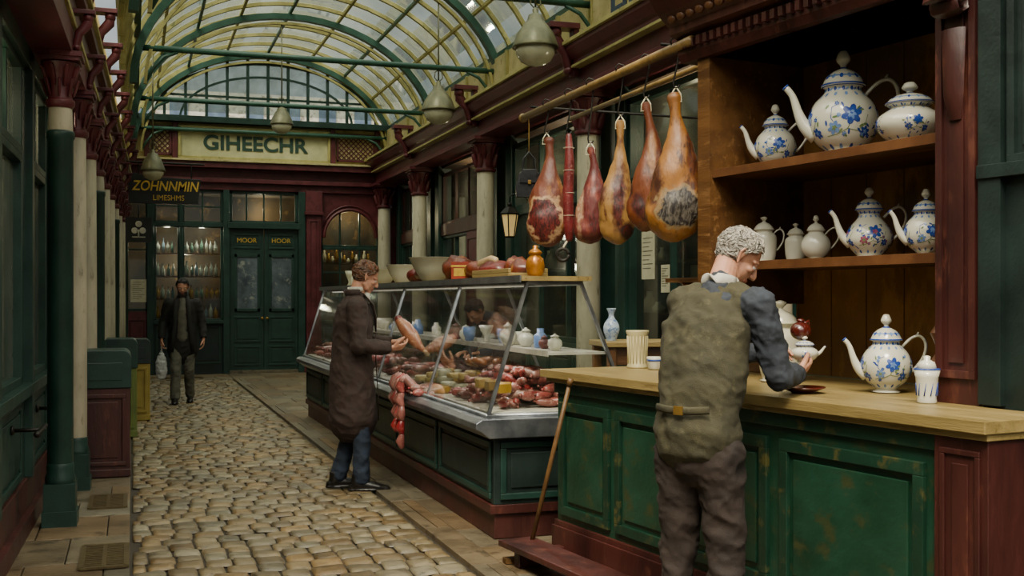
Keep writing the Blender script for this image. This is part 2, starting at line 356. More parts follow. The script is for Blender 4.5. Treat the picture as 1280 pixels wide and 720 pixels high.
for (gx,gy,gw,gl) in ((-.165,8.75,.24,.55),(-.15,6.9,.24,.6),(.9,21.9,.7,.3)):
    mb=MB(); z0=.004; mb.box(-gw/2,gw/2,-gl/2,gl/2,z0-.004,z0+.003,1)
    for s_ in (-1,1): mb.box(s_*gw/2-.015,s_*gw/2+.015,-gl/2,gl/2,z0,z0+.012,0); mb.box(-gw/2,gw/2,s_*gl/2-.015,s_*gl/2+.015,z0,z0+.012,0)
    n=int(gl/.045)
    for i in range(n): yy=-gl/2+gl*(i+.5)/n; mb.box(-gw/2,gw/2,yy-.012,yy+.012,z0,z0+.01,0)
    mb.box(-.012,.012,-gl/2,gl/2,z0,z0+.011,0)
    mk('floor_grate',mb,[M_grate,M_black],loc=(gx,gy,0))
# ------------------------------------------------------------ columns
def column(name,loc,H,r,mats,split=None,capz=.48,rz=0,bs=1.0):
    mb=MB(); mb.box(-r*1.5*bs,r*1.5*bs,-r*1.5*bs,r*1.5*bs,0,.28,3); mb.box(-r*1.65*bs,r*1.65*bs,-r*1.65*bs,r*1.65*bs,0,.1,3)
    mb.lathe([(r*1.45*bs,.28),(r*1.5*bs,.31),(r*1.3*bs,.35),(r*1.32*bs,.38),(r*1.05,.41)],3,20)
    zc=H-capz
    if split: mb.lathe([(r*1.02,.4),(r*1.02,split),(r*1.12,split+.01),(r*1.12,split+.05),(r,split+.06)],1,20); mb.lathe([(r,split+.05),(r*.92,zc)],0,20)
    else: mb.lathe([(r*1.02,.4),(r,1.5),(r*.92,zc)],0,20)
    k=capz
    mb.lathe([(r*1.0,zc),(r*1.15,zc+.02),(r*1.15,zc+.05),(r*.95,zc+.06),(r*.98,zc+.5*k),(r*1.25,zc+.68*k),(r*1.5,zc+.82*k),(r*1.3,zc+.83*k)],2,20)
    for i in range(8):
        a=i*math.pi/4; c,s_=math.cos(a),math.sin(a)
        mb.tube([(c*r*.98,s_*r*.98,zc+.08),(c*r*1.12,s_*r*1.12,zc+.3*k),(c*r*1.4,s_*r*1.4,zc+.52*k),(c*r*1.55,s_*r*1.55,zc+.5*k)],[(.25*r,.1*r),(.33*r,.12*r),(.25*r,.12*r),(.12*r,.08*r)],2,6)
        b=a+math.pi/8; c,s_=math.cos(b),math.sin(b)
        mb.tube([(c*r*1.0,s_*r*1.0,zc+.4*k),(c*r*1.35,s_*r*1.35,zc+.7*k),(c*r*1.65,s_*r*1.65,zc+.76*k)],[.15*r,.18*r,.1*r],2,6)
    mb.box(-r*1.6,r*1.6,-r*1.6,r*1.6,zc+.84*k,zc+.91*k,2); mb.box(-r*1.8,r*1.8,-r*1.8,r*1.8,zc+.91*k,H,2)
    return mk(name,mb,mats,loc=loc,rz=rz,bev=.004)
LX0=-.6364; LA=R(90)-math.atan(.0233)
for i in range(10):
    yy=8+1.45*i; xx=LX0+.0233*yy
    column('column',(xx,yy,0),3.12,.08,[M_stone,M_green if i%3==0 else M_stone,M_maroon,M_green],split=2.55 if i%3==0 else None,capz=.36,rz=LA,bs=.82)
for yy in (7.85,11.75,15.65,19.6,22.6):
    column('column',(4.9,yy,0),3.84,.135,[M_stone,M_stone,M_maroon,M_stone],capz=.5)
# ------------------------------------------------------------ left wall
def console(mb,x,y,z,m,s=1,d=-1):
    mb.box(x-.07*s,x+.07*s,y+d*.06*s,y,z,z+.5*s,m)
    mb.tube([(x,y+d*.04*s,z+.02),(x,y+d*.1*s,z+.1*s),(x,y+d*.13*s,z+.25*s),(x,y+d*.24*s,z+.38*s),(x,y+d*.26*s,z+.5*s)],[(.06*s,.03*s),(.06*s,.05*s),(.055*s,.06*s),(.06*s,.07*s),(.07*s,.05*s)],m,10,ref=(1,0,0))
    mb.ell((x,y+d*.25*s,z+.46*s),(.085*s,.07*s,.07*s),m); mb.ell((x,y+d*.1*s,z+.06*s),(.07*s,.05*s,.05*s),m)
    mb.box(x-.1*s,x+.1*s,y+d*.34*s,y,z+.5*s,z+.56*s,m)
wl=empty('wall_left',(LX0,0,0),LA)
mb=MB(); Wd=.2
mb.box(-1,22.8,Wd,Wd+.15,0,.32,1); mb.box(-1,22.8,Wd-.04,Wd+.1,.0,.12,1)
mb.box(-1,22.8,Wd+.02,Wd+.15,.32,.9,0); mb.box(-1,22.8,Wd-.05,Wd+.15,.88,.95,0)
for x0,x1 in [(-1,.9),(.95,2.4),(2.45,3.9),(3.95,5.15),(5.2,6.45),(6.5,7.8)]+[(8.1+1.45*i,9.35+1.45*i) for i in range(10)]:
    mb.panel((x0+.06,Wd+.02,.36),X,Z,-Y,x1-x0-.12,.48,0,b=.04)
    mb.box(x0-.09,x0+.03,Wd-.03,Wd+.15,.32,3.1,0)
    win(mb,x0+.03,x1,.95,2.42,Wd+.06,1,1,0,2,.05); win(mb,x0+.03,x1,2.42,3.02,Wd+.06,2,1,0,2,.05)
mb.box(-1,22.8,Wd-.03,Wd+.15,3.0,3.14,0)
mk('shopfront',mb,[M_green,M_maroonD,M_glassL],parent=wl,bev=.004)
mb=MB(); mb.box(-1,22.8,.85,.9,0,3.2,0); mb.box(-1,22.8,.2,.9,3.1,3.16,0)
for zz in (1.2,1.75,2.3): mb.box(-1,22.8,.6,.85,zz,zz+.03,0)
random.seed(31); x=3.0
while x<20:
    zz=random.choice((1.23,1.78,2.33)); h=random.uniform(.1,.3); r_=random.uniform(.04,.08); mb.lathe([(r_,0),(r_*1.1,h*.5),(r_*.5,h*.8),(r_*.5,h)],random.choice((1,2,3)),8,c=(x,.7,zz)); x+=random.uniform(.06,.16)
mk('shop_interior',mb,[M_dark,M_white2,M_maroon,M_brass],parent=wl)
mb=MB()
mb.box(-1,22.8,-.08,.35,3.12,3.3,0); mb.box(-1,22.8,-.1,.35,3.3,3.34,1); mb.box(-1,22.8,-.06,.35,3.34,3.6,0); mb.box(-1,22.8,-.12,.35,3.6,3.68,0); mb.box(-1,22.8,-.15,.35,3.68,3.72,1)
mb.box(-1,22.8,.0,.35,3.72,4.5,2)
for i in range(-4,10): console(mb,8+1.45*i,-.05,3.14,0,.5); console(mb,8+1.45*i,-.02,3.75,0,.7)
mk('entablature',mb,[M_maroon,M_creamrib,M_cream],parent=wl,bev=.004)
mb=MB(); mb.lathe([(.001,0),(.085,0),(.085,.004),(.07,.006),(.001,.006)],0,28); mb.ell((0,0,.006),(.04,.02,.004),0)
mk('window_mark',mb,[mat('etched_white','#9a9c94','#aaaca4',10,.6,0)],loc=(5.75,Wd+.045,1.66),rot=(R(90),0,0),parent=wl)
for (xx,zz) in ((7.2,.72),(8.6,.72)):
    mb=MB(); mb.tube([(0,0,0),(0,-.1,0),(0,-.16,.0)],.012,0,8); mb.tube([(-.25,-.16,0),(.25,-.16,0)],.014,0,8,rnd=True); mb.ell((0,0,0),(.03,.015,.03),0); mb.ell((-.25,-.16,0),.02,0)
    mk('handrail',mb,[M_iron],loc=(xx,Wd+.0,zz),parent=wl)
for yy in (5.2,7,9.5,14,18.5): light('shop_fill_light','POINT',(LX0+.0233*yy-.45,yy,2.8),24,(1,.82,.56),.08)  # added fill lights to brighten the left shop windows, no real fixtures
# ------------------------------------------------------------ right wall
wr=empty('wall_right',(4.9,0,0),R(-90))
mb=MB(); D=.28
mb.box(-23,-1,D,D+.2,0,.9,0); mb.box(-23,-1,D-.05,D+.2,.86,.94,0)
for i,(y0,y1) in enumerate(((20,22.3),(16.1,19.2),(12.2,15.2),(8.3,11.3),(4.2,7.4))):
    mb.box(-y1-.25,-y1,D-.04,D+.2,0,3.84,0); mb.box(-y0,-y0+.25,D-.04,D+.2,0,3.84,0)
    if i in(0,1):
        mid=(y0+y1)/2
        mb.box(-y1,-y0,D,D+.1,2.6,2.8,3); win(mb,-y1,-y0,2.8,3.7,D+.08,4,1,3,2)
        win(mb,-y1,-mid,.94,2.6,D+.08,2,2,0,2); mb.box(-mid,-y0,D+.02,D+.12,0,2.6,1)
        mb.panel((-mid+.08,D+.02,.3),X,Z,-Y,mid-y0-.16,.9,1); mb.panel((-mid+.08,D+.02,1.3),X,Z,-Y,mid-y0-.16,1.2,1)
    else:
        win(mb,-y1,-y0,.94,2.75,D+.08,3,1,0,2,.07,.05,.08); win(mb,-y1,-y0,2.75,3.7,D+.08,3,1,0,2,.07,.05,.08)
    for k in range(4): mb.panel((-y1+.05+k*(y1-y0)/4,D,.15),X,Z,-Y,(y1-y0)/4-.1,.65,0)
mk('shopfront',mb,[M_green,M_maroon,M_glassD,M_maroonD],parent=wr,bev=.004)
mb=MB(); mb.box(-23,-1,1.1,1.2,0,3.9,0); mb.box(-23,-1,.3,1.1,3.8,3.86,0)
for zz in (1.3,1.9,2.5): mb.box(-23,-1,.85,1.1,zz,zz+.03,0)
x=-20
while x<-5:
    zz=random.choice((1.33,1.93,2.53)); h=random.uniform(.12,.35); r_=random.uniform(.05,.09); mb.lathe([(r_,0),(r_*1.1,h*.5),(r_*.5,h*.8),(r_*.5,h)],random.choice((1,2,3)),8,c=(x,.95,zz)); x+=random.uniform(.06,.2)
mk('shop_interior',mb,[M_dark,M_white2,M_maroon,M_brass],parent=wr)
for yy in (6.5,8.7,10.4,13.7,17.8): light('shop_fill_light','POINT',(5.65,yy,3.3),38,(1,.82,.56),.08)  # unseen fill lights added behind the right-hand windows
mb=MB()
prof=[(.6,3.84),(-.16,3.84),(-.16,3.9),(-.12,3.92),(-.12,4.08),(-.2,4.12),(-.2,4.17),(-.24,4.2),(-.3,4.28),(-.3,4.33),(.6,4.33)]
mb.prism(prof,-1,0,'x',-23)
mb.box(-23,-1,-.235,-.1,4.085,4.115,1); mb.box(-23,-1,-.34,.6,4.33,4.37,1)
for yy in (7.85,11.75,15.65,19.6): console(mb,-yy,-.14,4.0,0,1.05)
mb.box(-23,-1,.12,.3,4.37,5.0,2)
for k in range(22): mb.box(-23+k,-22.94+k,.08,.14,4.37,5.0,1)
mk('entablature',mb,[M_maroon,M_creamrib,M_cream],parent=wr,bev=.004)
sg=empty('shop_sign',(4.9,10.4,0),R(-90))
mb=MB(); mb.box(-1.3,1.3,.02,.075,4.4,5.05,0); mb.panel((-1.3,.02,4.4),X,Z,-Y,2.6,.65,0,1,b=.04); mk('sign_board',mb,[M_cream,M_creamrib],parent=sg,bev=.003)
text('lettering','LINIT',.5,(0,.0,4.72),mat('sign_blue','#2c3a50','#3c4a60',20,.6,0),sg,sx=1.25,off=.012)
# ------------------------------------------------------------ far wall
wb=empty('wall_back',(0,23,0),0)
mb=MB()
mb.box(-1.5,5.9,.1,.3,3.68,5.02,2)
mb.box(-1.5,5.6,-.06,.2,3.66,3.8,1); mb.box(-1.5,5.6,-.14,.2,3.8,3.88,1); mb.box(-1.5,5.6,-.05,.2,3.88,4.08,1); mb.box(-1.5,5.6,-.22,.2,4.08,4.2,1); mb.box(-1.5,5.6,-.26,.2,4.2,4.24,2)
mb.box(-.2,5.5,-.12,.2,4.98,5.1,0)
for xx in (.28,.8,3.92,4.85): mb.box(xx-.05,xx+.05,0,.12,4.24,4.98,1)
for (a,b) in ((.36,.74),(4.0,4.8)):
    mb.box(a,b,.06,.1,4.32,4.9,2)
    for s_ in (0,1): mb.box(a,b,.02,.08,4.32+s_*.54,4.36+s_*.54,1)
    for s_ in (0,1): mb.box(a+s_*(b-a-.04),a+.04+s_*(b-a-.04),.02,.08,4.32,4.9,1)
    n=int((b-a)/.1)
    for k in range(-5,n+6):
        for sgn in (-1,1):
            x0=a+k*.1; x1=x0+sgn*.5; za,zb=4.36,4.86
            t0,t1=0,1; lo,hi=a+.03,b-.03; dx=x1-x0; ta,tb=(lo-x0)/dx,(hi-x0)/dx
            if ta>tb: ta,tb=tb,ta
            t0=max(t0,ta); t1=min(t1,tb)
            if t1-t0>.05: mb.tube([(x0+dx*t0,.05,za+(zb-za)*t0),(x0+dx*t1,.05,za+(zb-za)*t1)],.014,1,4)
mb.box(-1.2,.32,0,.2,0,1.25,1); mb.panel((-.1,0,.3),X,Z,-Y,.36,.8,1); win(mb,-1.0,.3,1.25,3.66,.08,3,2,0,3)
mb.box(.28,.4,-.06,.2,0,3.66,0)
for (a,b) in ((.4,.9),(.93,1.72)):
    mb.box(a,b,0,.2,0,1.05,5); mb.panel((a+.04,0,.2),X,Z,-Y,b-a-.08,.75,5,0); win(mb,a,b,1.05,2.95,.04,1,1,0,3,.05); win(mb,a,b,2.98,3.66,.04,2 if b-a>.6 else 1,2,0,3,.05)
mb.box(.88,.95,-.05,.2,0,3.66,0); mb.box(.4,1.75,-.06,.1,2.92,3.0,0); mb.box(.4,1.72,-.1,.1,1.0,1.07,0)
mb.box(1.72,1.84,-.08,.2,0,3.66,0); mb.box(3.2,3.34,-.08,.2,0,3.66,0); mb.box(1.8,3.24,-.1,.1,2.9,3.02,0); win(mb,1.84,3.2,3.0,3.66,.04,4,1,0,3,.06)
mb.box(3.36,3.66,-.1,.2,0,3.68,1); mb.box(3.32,3.7,-.14,.2,0,.35,1); mb.box(3.32,3.7,-.16,.2,3.2,3.26,1); mb.box(3.34,3.68,-.13,.2,3.26,3.68,1); mb.panel((3.4,-.1,.5),X,Z,-Y,.22,2.6,1)
mb.box(4.86,5.3,-.1,.2,0,3.68,1)
mb.box(3.66,4.9,.02,.2,0,1.0,5)
for k in range(3): mb.panel((3.7+k*.39,.02,.15),X,Z,-Y,.36,.75,5,0)
win(mb,3.66,4.88,1.0,2.55,.06,3,3,0,3,.05,.035)
win(mb,3.66,4.88,2.55,3.6,.07,3,1,0,3,.05,.035)
cx=4.27
for sgn in (-1,1):
    poly=[(cx+sgn*.6,2.75),(cx+sgn*.6,3.66),(cx,3.66),(cx,3.33)]+[(cx+sgn*.52*math.sin(t),2.75+.58*math.cos(t)) for t in [R(15*i) for i in range(1,7)]]
    mb.prism(poly,.0,1,'y',.05)
arc=[(cx+.54*math.cos(R(a)),-.02,2.75+.58*math.sin(R(a))) for a in range(0,181,12)]
mb.tube(arc,.035,1,8)
arc=[(cx+.6*math.cos(R(a)),-.0,2.75+.66*math.sin(R(a))) for a in range(15,166,12)]
mb.tube(arc,.02,1,8)
mk('shopfront',mb,[M_green,M_maroon,M_cream,M_glassF,M_stone,M_greenD],parent=wb,bev=.004)
mb=MB(); mb.box(-1.2,5.4,.9,1,0,3.7,0); mb.box(-1.2,5.4,.2,1,3.6,3.66,0)
for k in range(26): 
    x=3.75+.085*(k%13); zz=1.5+.75*(k//13); h=.1+.2*((k*37)%10)/10; mb.lathe([(.035,0),(.04,h*.6),(.02,h*.8),(.02,h)],1+k%2,8,c=(x,.6,zz))
for zz in (1.47,2.22): mb.box(3.7,4.86,.5,.7,zz,zz+.03,0)
mk('shop_interior',mb,[M_dark,M_white2,M_brass],parent=wb)
light('shop_fill_light','POINT',(.66,23.13,2.86),10,(1,.9,.7),.05); light('shop_fill_light','POINT',(1.32,23.13,2.86),16,(1,.9,.7),.05); light('shop_fill_light','POINT',(1.0,23.55,2.2),20,(1,.86,.62),.06); light('shop_fill_light','POINT',(2.5,23.6,3.3),18,(1,.85,.6),.06); light('shop_fill_light','POINT',(4.27,23.4,3.2),32,(1,.8,.5),.06)  # fill lights added so bottles and far windows read brighter
dr=empty('door_1',(1.84,23,0)); mb=MB()
for k in range(2):
    x0=k*.68; mb.box(x0+.005,x0+.675,.0,.05,.06,2.9,0)
    mb.box(x0+.14,x0+.56,-.005,.0,1.28,2.35,1)
    for (a,b,c,d) in ((.1,.6,1.24,1.3),(.1,.6,2.33,2.39),(.1,.15,1.24,2.39),(.55,.6,1.24,2.39)): mb.box(x0+a,x0+b,-.025,0,c,d,0)
    mb.panel((x0+.09,0,.15),X,Z,-Y,.52,.4,0); mb.panel((x0+.09,0,.62),X,Z,-Y,.52,.52,0); mb.panel((x0+.09,0,2.5),X,Z,-Y,.52,.3,0)
mb.ell((.64,-.05,1.1),.03,2); mb.ell((.74,-.05,1.1),.03,2); mb.box(0,1.36,-.03,.1,0,.06,3)
mk('door_leaves',mb,[M_green,mat('door_pane','#343c42','#5c666c',2.5,.12,.05,c3='#80847a',t3=.6,rv=.05),M_brass,M_slab],parent=dr,bev=.004)
text('lettering_left','MOOR',.13,(.34,-.02,2.66),M_gold,dr); text('lettering_right','HOOR',.13,(1.02,-.02,2.66),M_gold,dr)
sg=empty('shop_sign',(2.36,23,4.6)); mb=MB(); mb.box(-1.5,1.5,.03,.1,-.32,.3,0)
for (a,b,c,d) in ((-1.5,1.5,.26,.32),(-1.5,1.5,-.34,-.28),(-1.5,-1.45,-.3,.3),(1.45,1.5,-.3,.3)): mb.box(a,b,-.02,.06,c,d,1)
mk('sign_board',mb,[mat('sign_cream','#b0ac84','#c6c096',5,.7,.1),M_creamrib],parent=sg,bev=.004)
text('lettering','GIHEECHR',.4,(0,.02,-.01),mat('sign_green_letters','#1c3a30','#264638',20,.6,0),sg,sx=1.08,off=.011)
mb=MB(); random.seed(11)
for (a,b) in ((.42,.88),(.97,1.7)):
    for z0 in (1.1,1.5,1.95,2.4):
        mb.box(a,b,.1,.35,z0-.03,z0,4); x=a+.06
        while x<b-.05:
            h=random.uniform(.2,.3); r_=random.uniform(.03,.045); m=random.choice((0,0,1,2) if z0>1.8 else (0,1,2,3,3))
            mb.lathe([(r_,0),(r_,h*.6),(r_*.4,h*.75),(r_*.35,h),(r_*.42,h)],m,10,c=(x,.2+random.uniform(-.02,.03),z0)); x+=r_*2+.02
mk('bottle_display',mb,[mat('bottle_white','#a8aca4','#c4c8c0',5,.3,0),mat('bottle_green','#4c6c5c','#7c9c8c',5,.2,0),mat('bottle_blue','#6c88a0','#9cb4c4',5,.2,0),mat('bottle_amber','#9a6a28','#c09840',5,.2,0),M_wood],parent=wb)
sg=empty('hanging_sign',(.50,18.6,3.22)); mb=MB()
mb.prism([(-.55,-.22),(.5,-.22),(.55,.18),(-.2,.2),(-.5,.26),(-.55,.2)],.03,0,'y',-.03)
mb.tube([(-.4,0,.2),(-.4,0,.42)],.012,1,6); mb.tube([(.4,0,.18),(.4,0,.42)],.012,1,6); mb.tube([(-.85,0,.43),(.6,0,.42)],.018,1,6)
mk('sign_board',mb,[M_black,M_iron],parent=sg,bev=.004); text('lettering','ZOHNNMIN',.22,(0,-.036,.05),M_gold,sg,sx=.82,off=.003,shear=.2); text('lettering_small','LIMESHMS',.12,(.05,-.036,-.13),M_gold,sg,sx=.9)
sg=empty('hanging_sign',(.1,18.9,2.6)); mb=MB(); mb.box(-.2,.2,-.02,.02,-.2,.2,0)
for a in (90,210,330): mb.ell((.07*math.cos(R(a)),-.025,.07*math.sin(R(a))+.02),(.05,.008,.05),1)
mb.tube([(0,-.025,.0),(0,-.025,-.12)],.012,1,6); mb.tube([(-.1,-.025,-.12),(.1,-.025,-.12)],.01,1,6); mb.tube([(0,0,.2),(0,0,.4)],.01,0,6)
mk('sign_board',mb,[M_black,M_collar],parent=sg)
mb=MB(); mb.box(-.15,.15,0,.01,-.22,.22,0)
for k in range(9): mb.box(-.11,.11-.05*(k%3),-.002,0,.16-k*.04,.168-k*.04,1)
mk('notice_paper',mb,[M_paper,M_ink],loc=(.12,22.98,1.65))
# ------------------------------------------------------------ roof vault
VC=2.6; VA=2.75; VZ=4.35; VB=2.15
E=lambda th,k=1.0:(VC+VA*k*math.cos(th),VZ+VB*k*math.sin(th))
rf=empty('glass_roof',(0,0,0)); Y0=5.2
mb=MB()
ths=[R(a) for a in range(0,181,6)]
for i in range(len(ths)-1):
    a=E(ths[i]); b=E(ths[i+1]); o=1 if (i<3 or i>=27) else 0
    mb.add([(a[0],Y0,a[1]),(b[0],Y0,b[1]),(b[0],23.05,b[1]),(a[0],23.05,a[1])],[(0,1,2,3)],o)
mk('panes',mb,[M_glassR,M_cream],parent=rf)
mb=MB()
yy=23.0
while yy>Y0:
    pts=[(E(t,.985)[0],yy,E(t,.985)[1]) for t in ths]; mb.tube(pts,[(.045,.04)]*len(pts),0,4,ref=(0,1,0)); yy-=.78
for a in (20,38,55,72,90,108,125,142,160):
    p=E(R(a),.98); mb.tube([(p[0],Y0,p[1]),(p[0],23,p[1])],.032 if a not in (20,160) else .06,0 if a not in (20,160,90,55,125) else 1,4)
mk('glazing_bars',mb,[M_creamrib,M_greenR],parent=rf)
mb=MB()
for yy in (7.85,11.75,15.65,19.6,22.95):
    pts=[(E(t,.94)[0],yy,E(t,.94)[1]) for t in ths]; mb.tube(pts,[(.09,.07)]*len(pts),0,4,ref=(0,1,0))
    pts=[(E(t,.885)[0],yy,E(t,.885)[1]) for t in ths]; mb.tube(pts,[(.05,.03)]*len(pts),1,4,ref=(0,1,0))
    z=4.83; xw=VA*.93*math.sqrt(1-((z-VZ)/(VB*.93))**2)
    mb.tube([(VC-xw,yy,z),(VC+xw,yy,z)],.042,0,10)
    for sg_ in (-1,1):
        bx=VC+sg_*VA*.88
        mb.tube([(bx,yy,4.4),(bx-sg_*.08,yy,4.55),(bx-sg_*.22,yy,4.72),(bx-sg_*.4,yy,4.8)],.025,0,8)
mk('main_ribs',mb,[M_greenR,M_creamrib],parent=rf)
mb=MB(); yg=23.0
pts=[(E(t,.97)[0],E(t,.97)[1]) for t in ths if E(t,.97)[1]>5.05]
mb.add([(p[0],yg+.02,p[1]) for p in pts],[tuple(range(len(pts)))],1)
for k in range(-6,7):
    x=VC+k*.4; zt=VZ+VB*.97*math.sqrt(max(0,1-((x-VC)/(VA*.97))**2))
    if zt>5.15: mb.box(x-.028,x+.028,yg-.04,yg+.02,5.05,zt,0)
for sc in (.62,.8): 
    q=[(VC+VA*sc*math.cos(t),yg-.02,5.05+(VB-.7)*sc*math.sin(t)) for t in ths]; mb.tube(q,.03,0,4,ref=(0,1,0))
q=[(E(t,.95)[0],yg-.05,E(t,.95)[1]) for t in ths if E(t,.95)[1]>5]; mb.tube(q,[(.05,.11)]*len(q),2,4,ref=(0,1,0))
mb.box(.2,5.0,yg-.03,yg+.03,5.5,5.54,0)
mk('gable_window',mb,[M_green,M_glassR,M_creamrib],parent=rf)
mb=MB(); mb.box(-4,9,33,36,0,7.4,0)
for k in range(11):
    for j in range(3): mb.box(-3.2+k*1.05,-2.7+k*1.05,32.95,33,4.3+j*1.05,5.0+j*1.05,1)
for zz in (5.15,6.2): mb.box(-4,9,32.9,33,zz,zz+.1,2)
mb.prism([(-4.3,7.4),(9.3,7.4),(8.6,8.3),(-3.6,8.3)],36,2,'y',33)
mk('neighbouring_building',mb,[mat('brick_far','#a8a69a','#c4c0b4',3,.8,.1,c3='#7c7468',t3=.58),mat('far_window','#44546c','#5c7084',3,.4,0),mat('slate','#64707c','#84909c',3,.7,0)])
M_lampm=mat('lamp_metal','#5c5a44','#747254',8,.4,.1,metal=.3)
for (lx,ly,lz,sc) in ((4.1,11.3,4.0,1.0),(4.19,15.65,4.02,1.0),(2.45,19.6,4.35,.8),(.3,17.9,3.3,.75)):
    mb=MB(); zt=VZ+VB*.9*math.sqrt(max(0,1-((lx-VC)/(VA*.93))**2))
    mb.lathe([(.02,.62*sc),(.035,.6*sc),(.03,.56*sc),(.075,.54*sc),(.09,.48*sc),(.11,.46*sc),(.2*sc,.34*sc),(.235*sc,.24*sc),(.25*sc,.2*sc),(.25*sc,.185*sc)],0,28)
    mb.lathe([(.215*sc,.19*sc),(.21*sc,.12*sc),(.16*sc,.04*sc),(.08*sc,0),(.02,-.01*sc),(.001,-.015*sc)],1,28)
    for s_ in (-1,1): mb.tube([(0,0,.6*sc),(s_*.06,0,.66*sc),(s_*.05,0,.74*sc),(0,0,.78*sc)],.008,0,6)
    mb.tube([(0,0,.6*sc),(0,0,zt-lz)],.012,0,8)
    mk('hanging_lamp',mb,[M_lampm,M_lampglass],loc=(lx,ly,lz))
# ------------------------------------------------------------ bins on left
for (bx,by,sx,sy,h,m1,m2,nm) in ((-.235,10.2,.44,.5,1.07,M_maroonD,M_green,'litter_bin'),(-.12,13.0,.34,.5,1.07,mat('olive_paint','#4c5a24','#647030',5,.6,.2),M_green,'litter_bin'),(.06,14.7,.3,.5,1.0,mat('yellow_paint','#7c6a20','#948038',5,.6,.2),M_greenD,'litter_bin')):
    mb=MB(); mb.box(-sx/2,sx/2,-sy/2,sy/2,.006,h*.7,0); mb.box(-sx/2-.005,sx/2+.005,-sy/2-.01,sy/2+.01,0.006,.07,0)
    pr=[(-sx/2-.01,h*.7),(sx/2+.01,h*.7),(sx/2+.01,h*.92)]+[(sx/2+.01-.06*(1-math.cos(R(a))),h*.92+.08*math.sin(R(a))) for a in range(15,91,15)]+[(-sx/2+.05-.06*math.sin(R(a)),h*.92+.08*math.cos(R(a))) for a in range(0,91,15)]
    mb.prism(pr,sy/2+.015,1,'y',-sy/2-.015)
    mb.box(-sx/2+.06,sx/2-.06,-sy/2-.02,-sy/2,h*.76,h*.9,1)
    mb.panel((-sx/2+.03,-sy/2,.1),X,Z,-Y,sx-.06,h*.56,0)
    mk(nm,mb,[m1,m2,M_black],loc=(bx,by,0),bev=.008)
# ------------------------------------------------------------ deli counter
dc=empty('deli_counter',(2.1,0,0),R(-90)); x0,x1=-14.4,-6.6
mb=MB()
mb.box(x0+.02,x1-.02,.03,1.02,0.004,.16,1); mb.box(x0,x1,.0,1.05,.16,.22,1); mb.box(x0,x1,.02,1.05,.22,.64,0)
n=6
for k in range(n):
    w_=(x1-x0)/n; mb.panel((x0+k*w_+.04,.02,.25),X,Z,-Y,w_-.08,.36,0,4,b=.04)
mb.panel((x1,.06,.25),Y,Z,X,.46,.36,0,4,b=.04); mb.panel((x1,.55,.25),Y,Z,X,.46,.36,0,4,b=.04)
pr=[(1.08,.64),(-.03,.64),(-.08,.68),(-.12,.7),(-.12,.735),(-.08,.76),(1.08,.76)]
mb.prism(pr,x1+.08,2,'x',x0)
mb.box(x0+.05,x1-.05,.02,1.0,.76,.79,3)
mk('counter_body',mb,[M_greenD,M_maroonD,M_zinc,M_marble,M_green],parent=dc,bev=.006)
mb=MB()
ms=[x1,-8.1,-9.9,-12.1,x0]
for k,xm in enumerate(ms):
    mb.tube([(xm,-.02,.76),(xm,.24,1.6)],[(.018,.014)]*2,0,4,ref=(1,0,0)); mb.tube([(xm,.95,.76),(xm,.6,1.6)],[(.018,.014)]*2,0,4,ref=(1,0,0))
    mb.tube([(xm,.24,1.6),(xm,.6,1.6)],.014,0,4)
mb.tube([(x0,-.02,.77),(x1,-.02,.77)],.016,0,6); mb.tube([(x0,.24,1.6),(x1,.24,1.6)],.018,0,6); mb.tube([(x0,.6,1.6),(x1,.6,1.6)],.018,0,6)
mb.tube([(x1,-.02,.77),(x1,.95,.77)],.016,0,6)
mb.box(x0,x1+.04,.18,.66,1.61,1.64,1); mb.box(x0,x1+.045,.175,.185,1.6,1.645,0)
mb.box(x0+.1,x1-.05,.4,.8,1.14,1.155,2); mb.box(x0+.1,x1-.05,.395,.4,1.13,1.165,2)
for xm in ms[1:-1]: mb.tube([(xm,.5,.79),(xm,.5,1.14)],.01,0,6)
mk('glass_case_frame',mb,[M_zinc,M_top,M_marble],parent=dc)
mb=MB()
for k in range(4):
    a,b=ms[k]-.02,ms[k+1]+.02; mb.add([(a,-.02,.78),(b,-.02,.78),(b,.24,1.59),(a,.24,1.59)],[(0,1,2,3)],0)
for xm in (x1,x0): mb.add([(xm,-.01,.78),(xm,.94,.78),(xm,.6,1.59),(xm,.25,1.59)],[(0,1,2,3)],0)
mk('glass_panes',mb,[M_glassC],parent=dc)
mb=MB(); mb.tube([(x0+.3,.3,1.585),(x1-.2,.3,1.585)],.012,0,8); mk('case_fill_tube',mb,[mat('fill_tube_glow','#d8d4c4','#e0dccc',4,.4,0,emit=1.0)],parent=dc)  # made-up glowing tube, added to brighten the case
light('case_fill_light','AREA',(2.42,10.4,1.57),45,(1,.93,.84),.05,7.0)  # added area fill over the case contents, goes with the made-up tube
def sausage(mb,c,ang,L_,r,m=0,bend=.2,pitch=0,seg=8):
    pts=[];n=5
    for i in range(n):
        t=(i/(n-1)-.5)
        pts.append(Vector(c)+Vector((math.cos(ang)*t*L_-math.sin(ang)*bend*L_*(t*t-.12),math.sin(ang)*t*L_+math.cos(ang)*bend*L_*(t*t-.12),math.sin(pitch)*t*L_)))
    mb.tube(pts,[r*.8,r,r*1.03,r,r*.8],m,seg,rnd=True)
    for e,k in ((pts[0],-1),(pts[-1],1)):
        t=(pts[1]-pts[0]).normalized() if k<0 else (pts[-1]-pts[-2]).normalized()
        mb.tube([e+t*k*r*.7,e+t*k*(r*1.3)],[r*.25,r*.35],m,5)
random.seed(21); mb=MB()
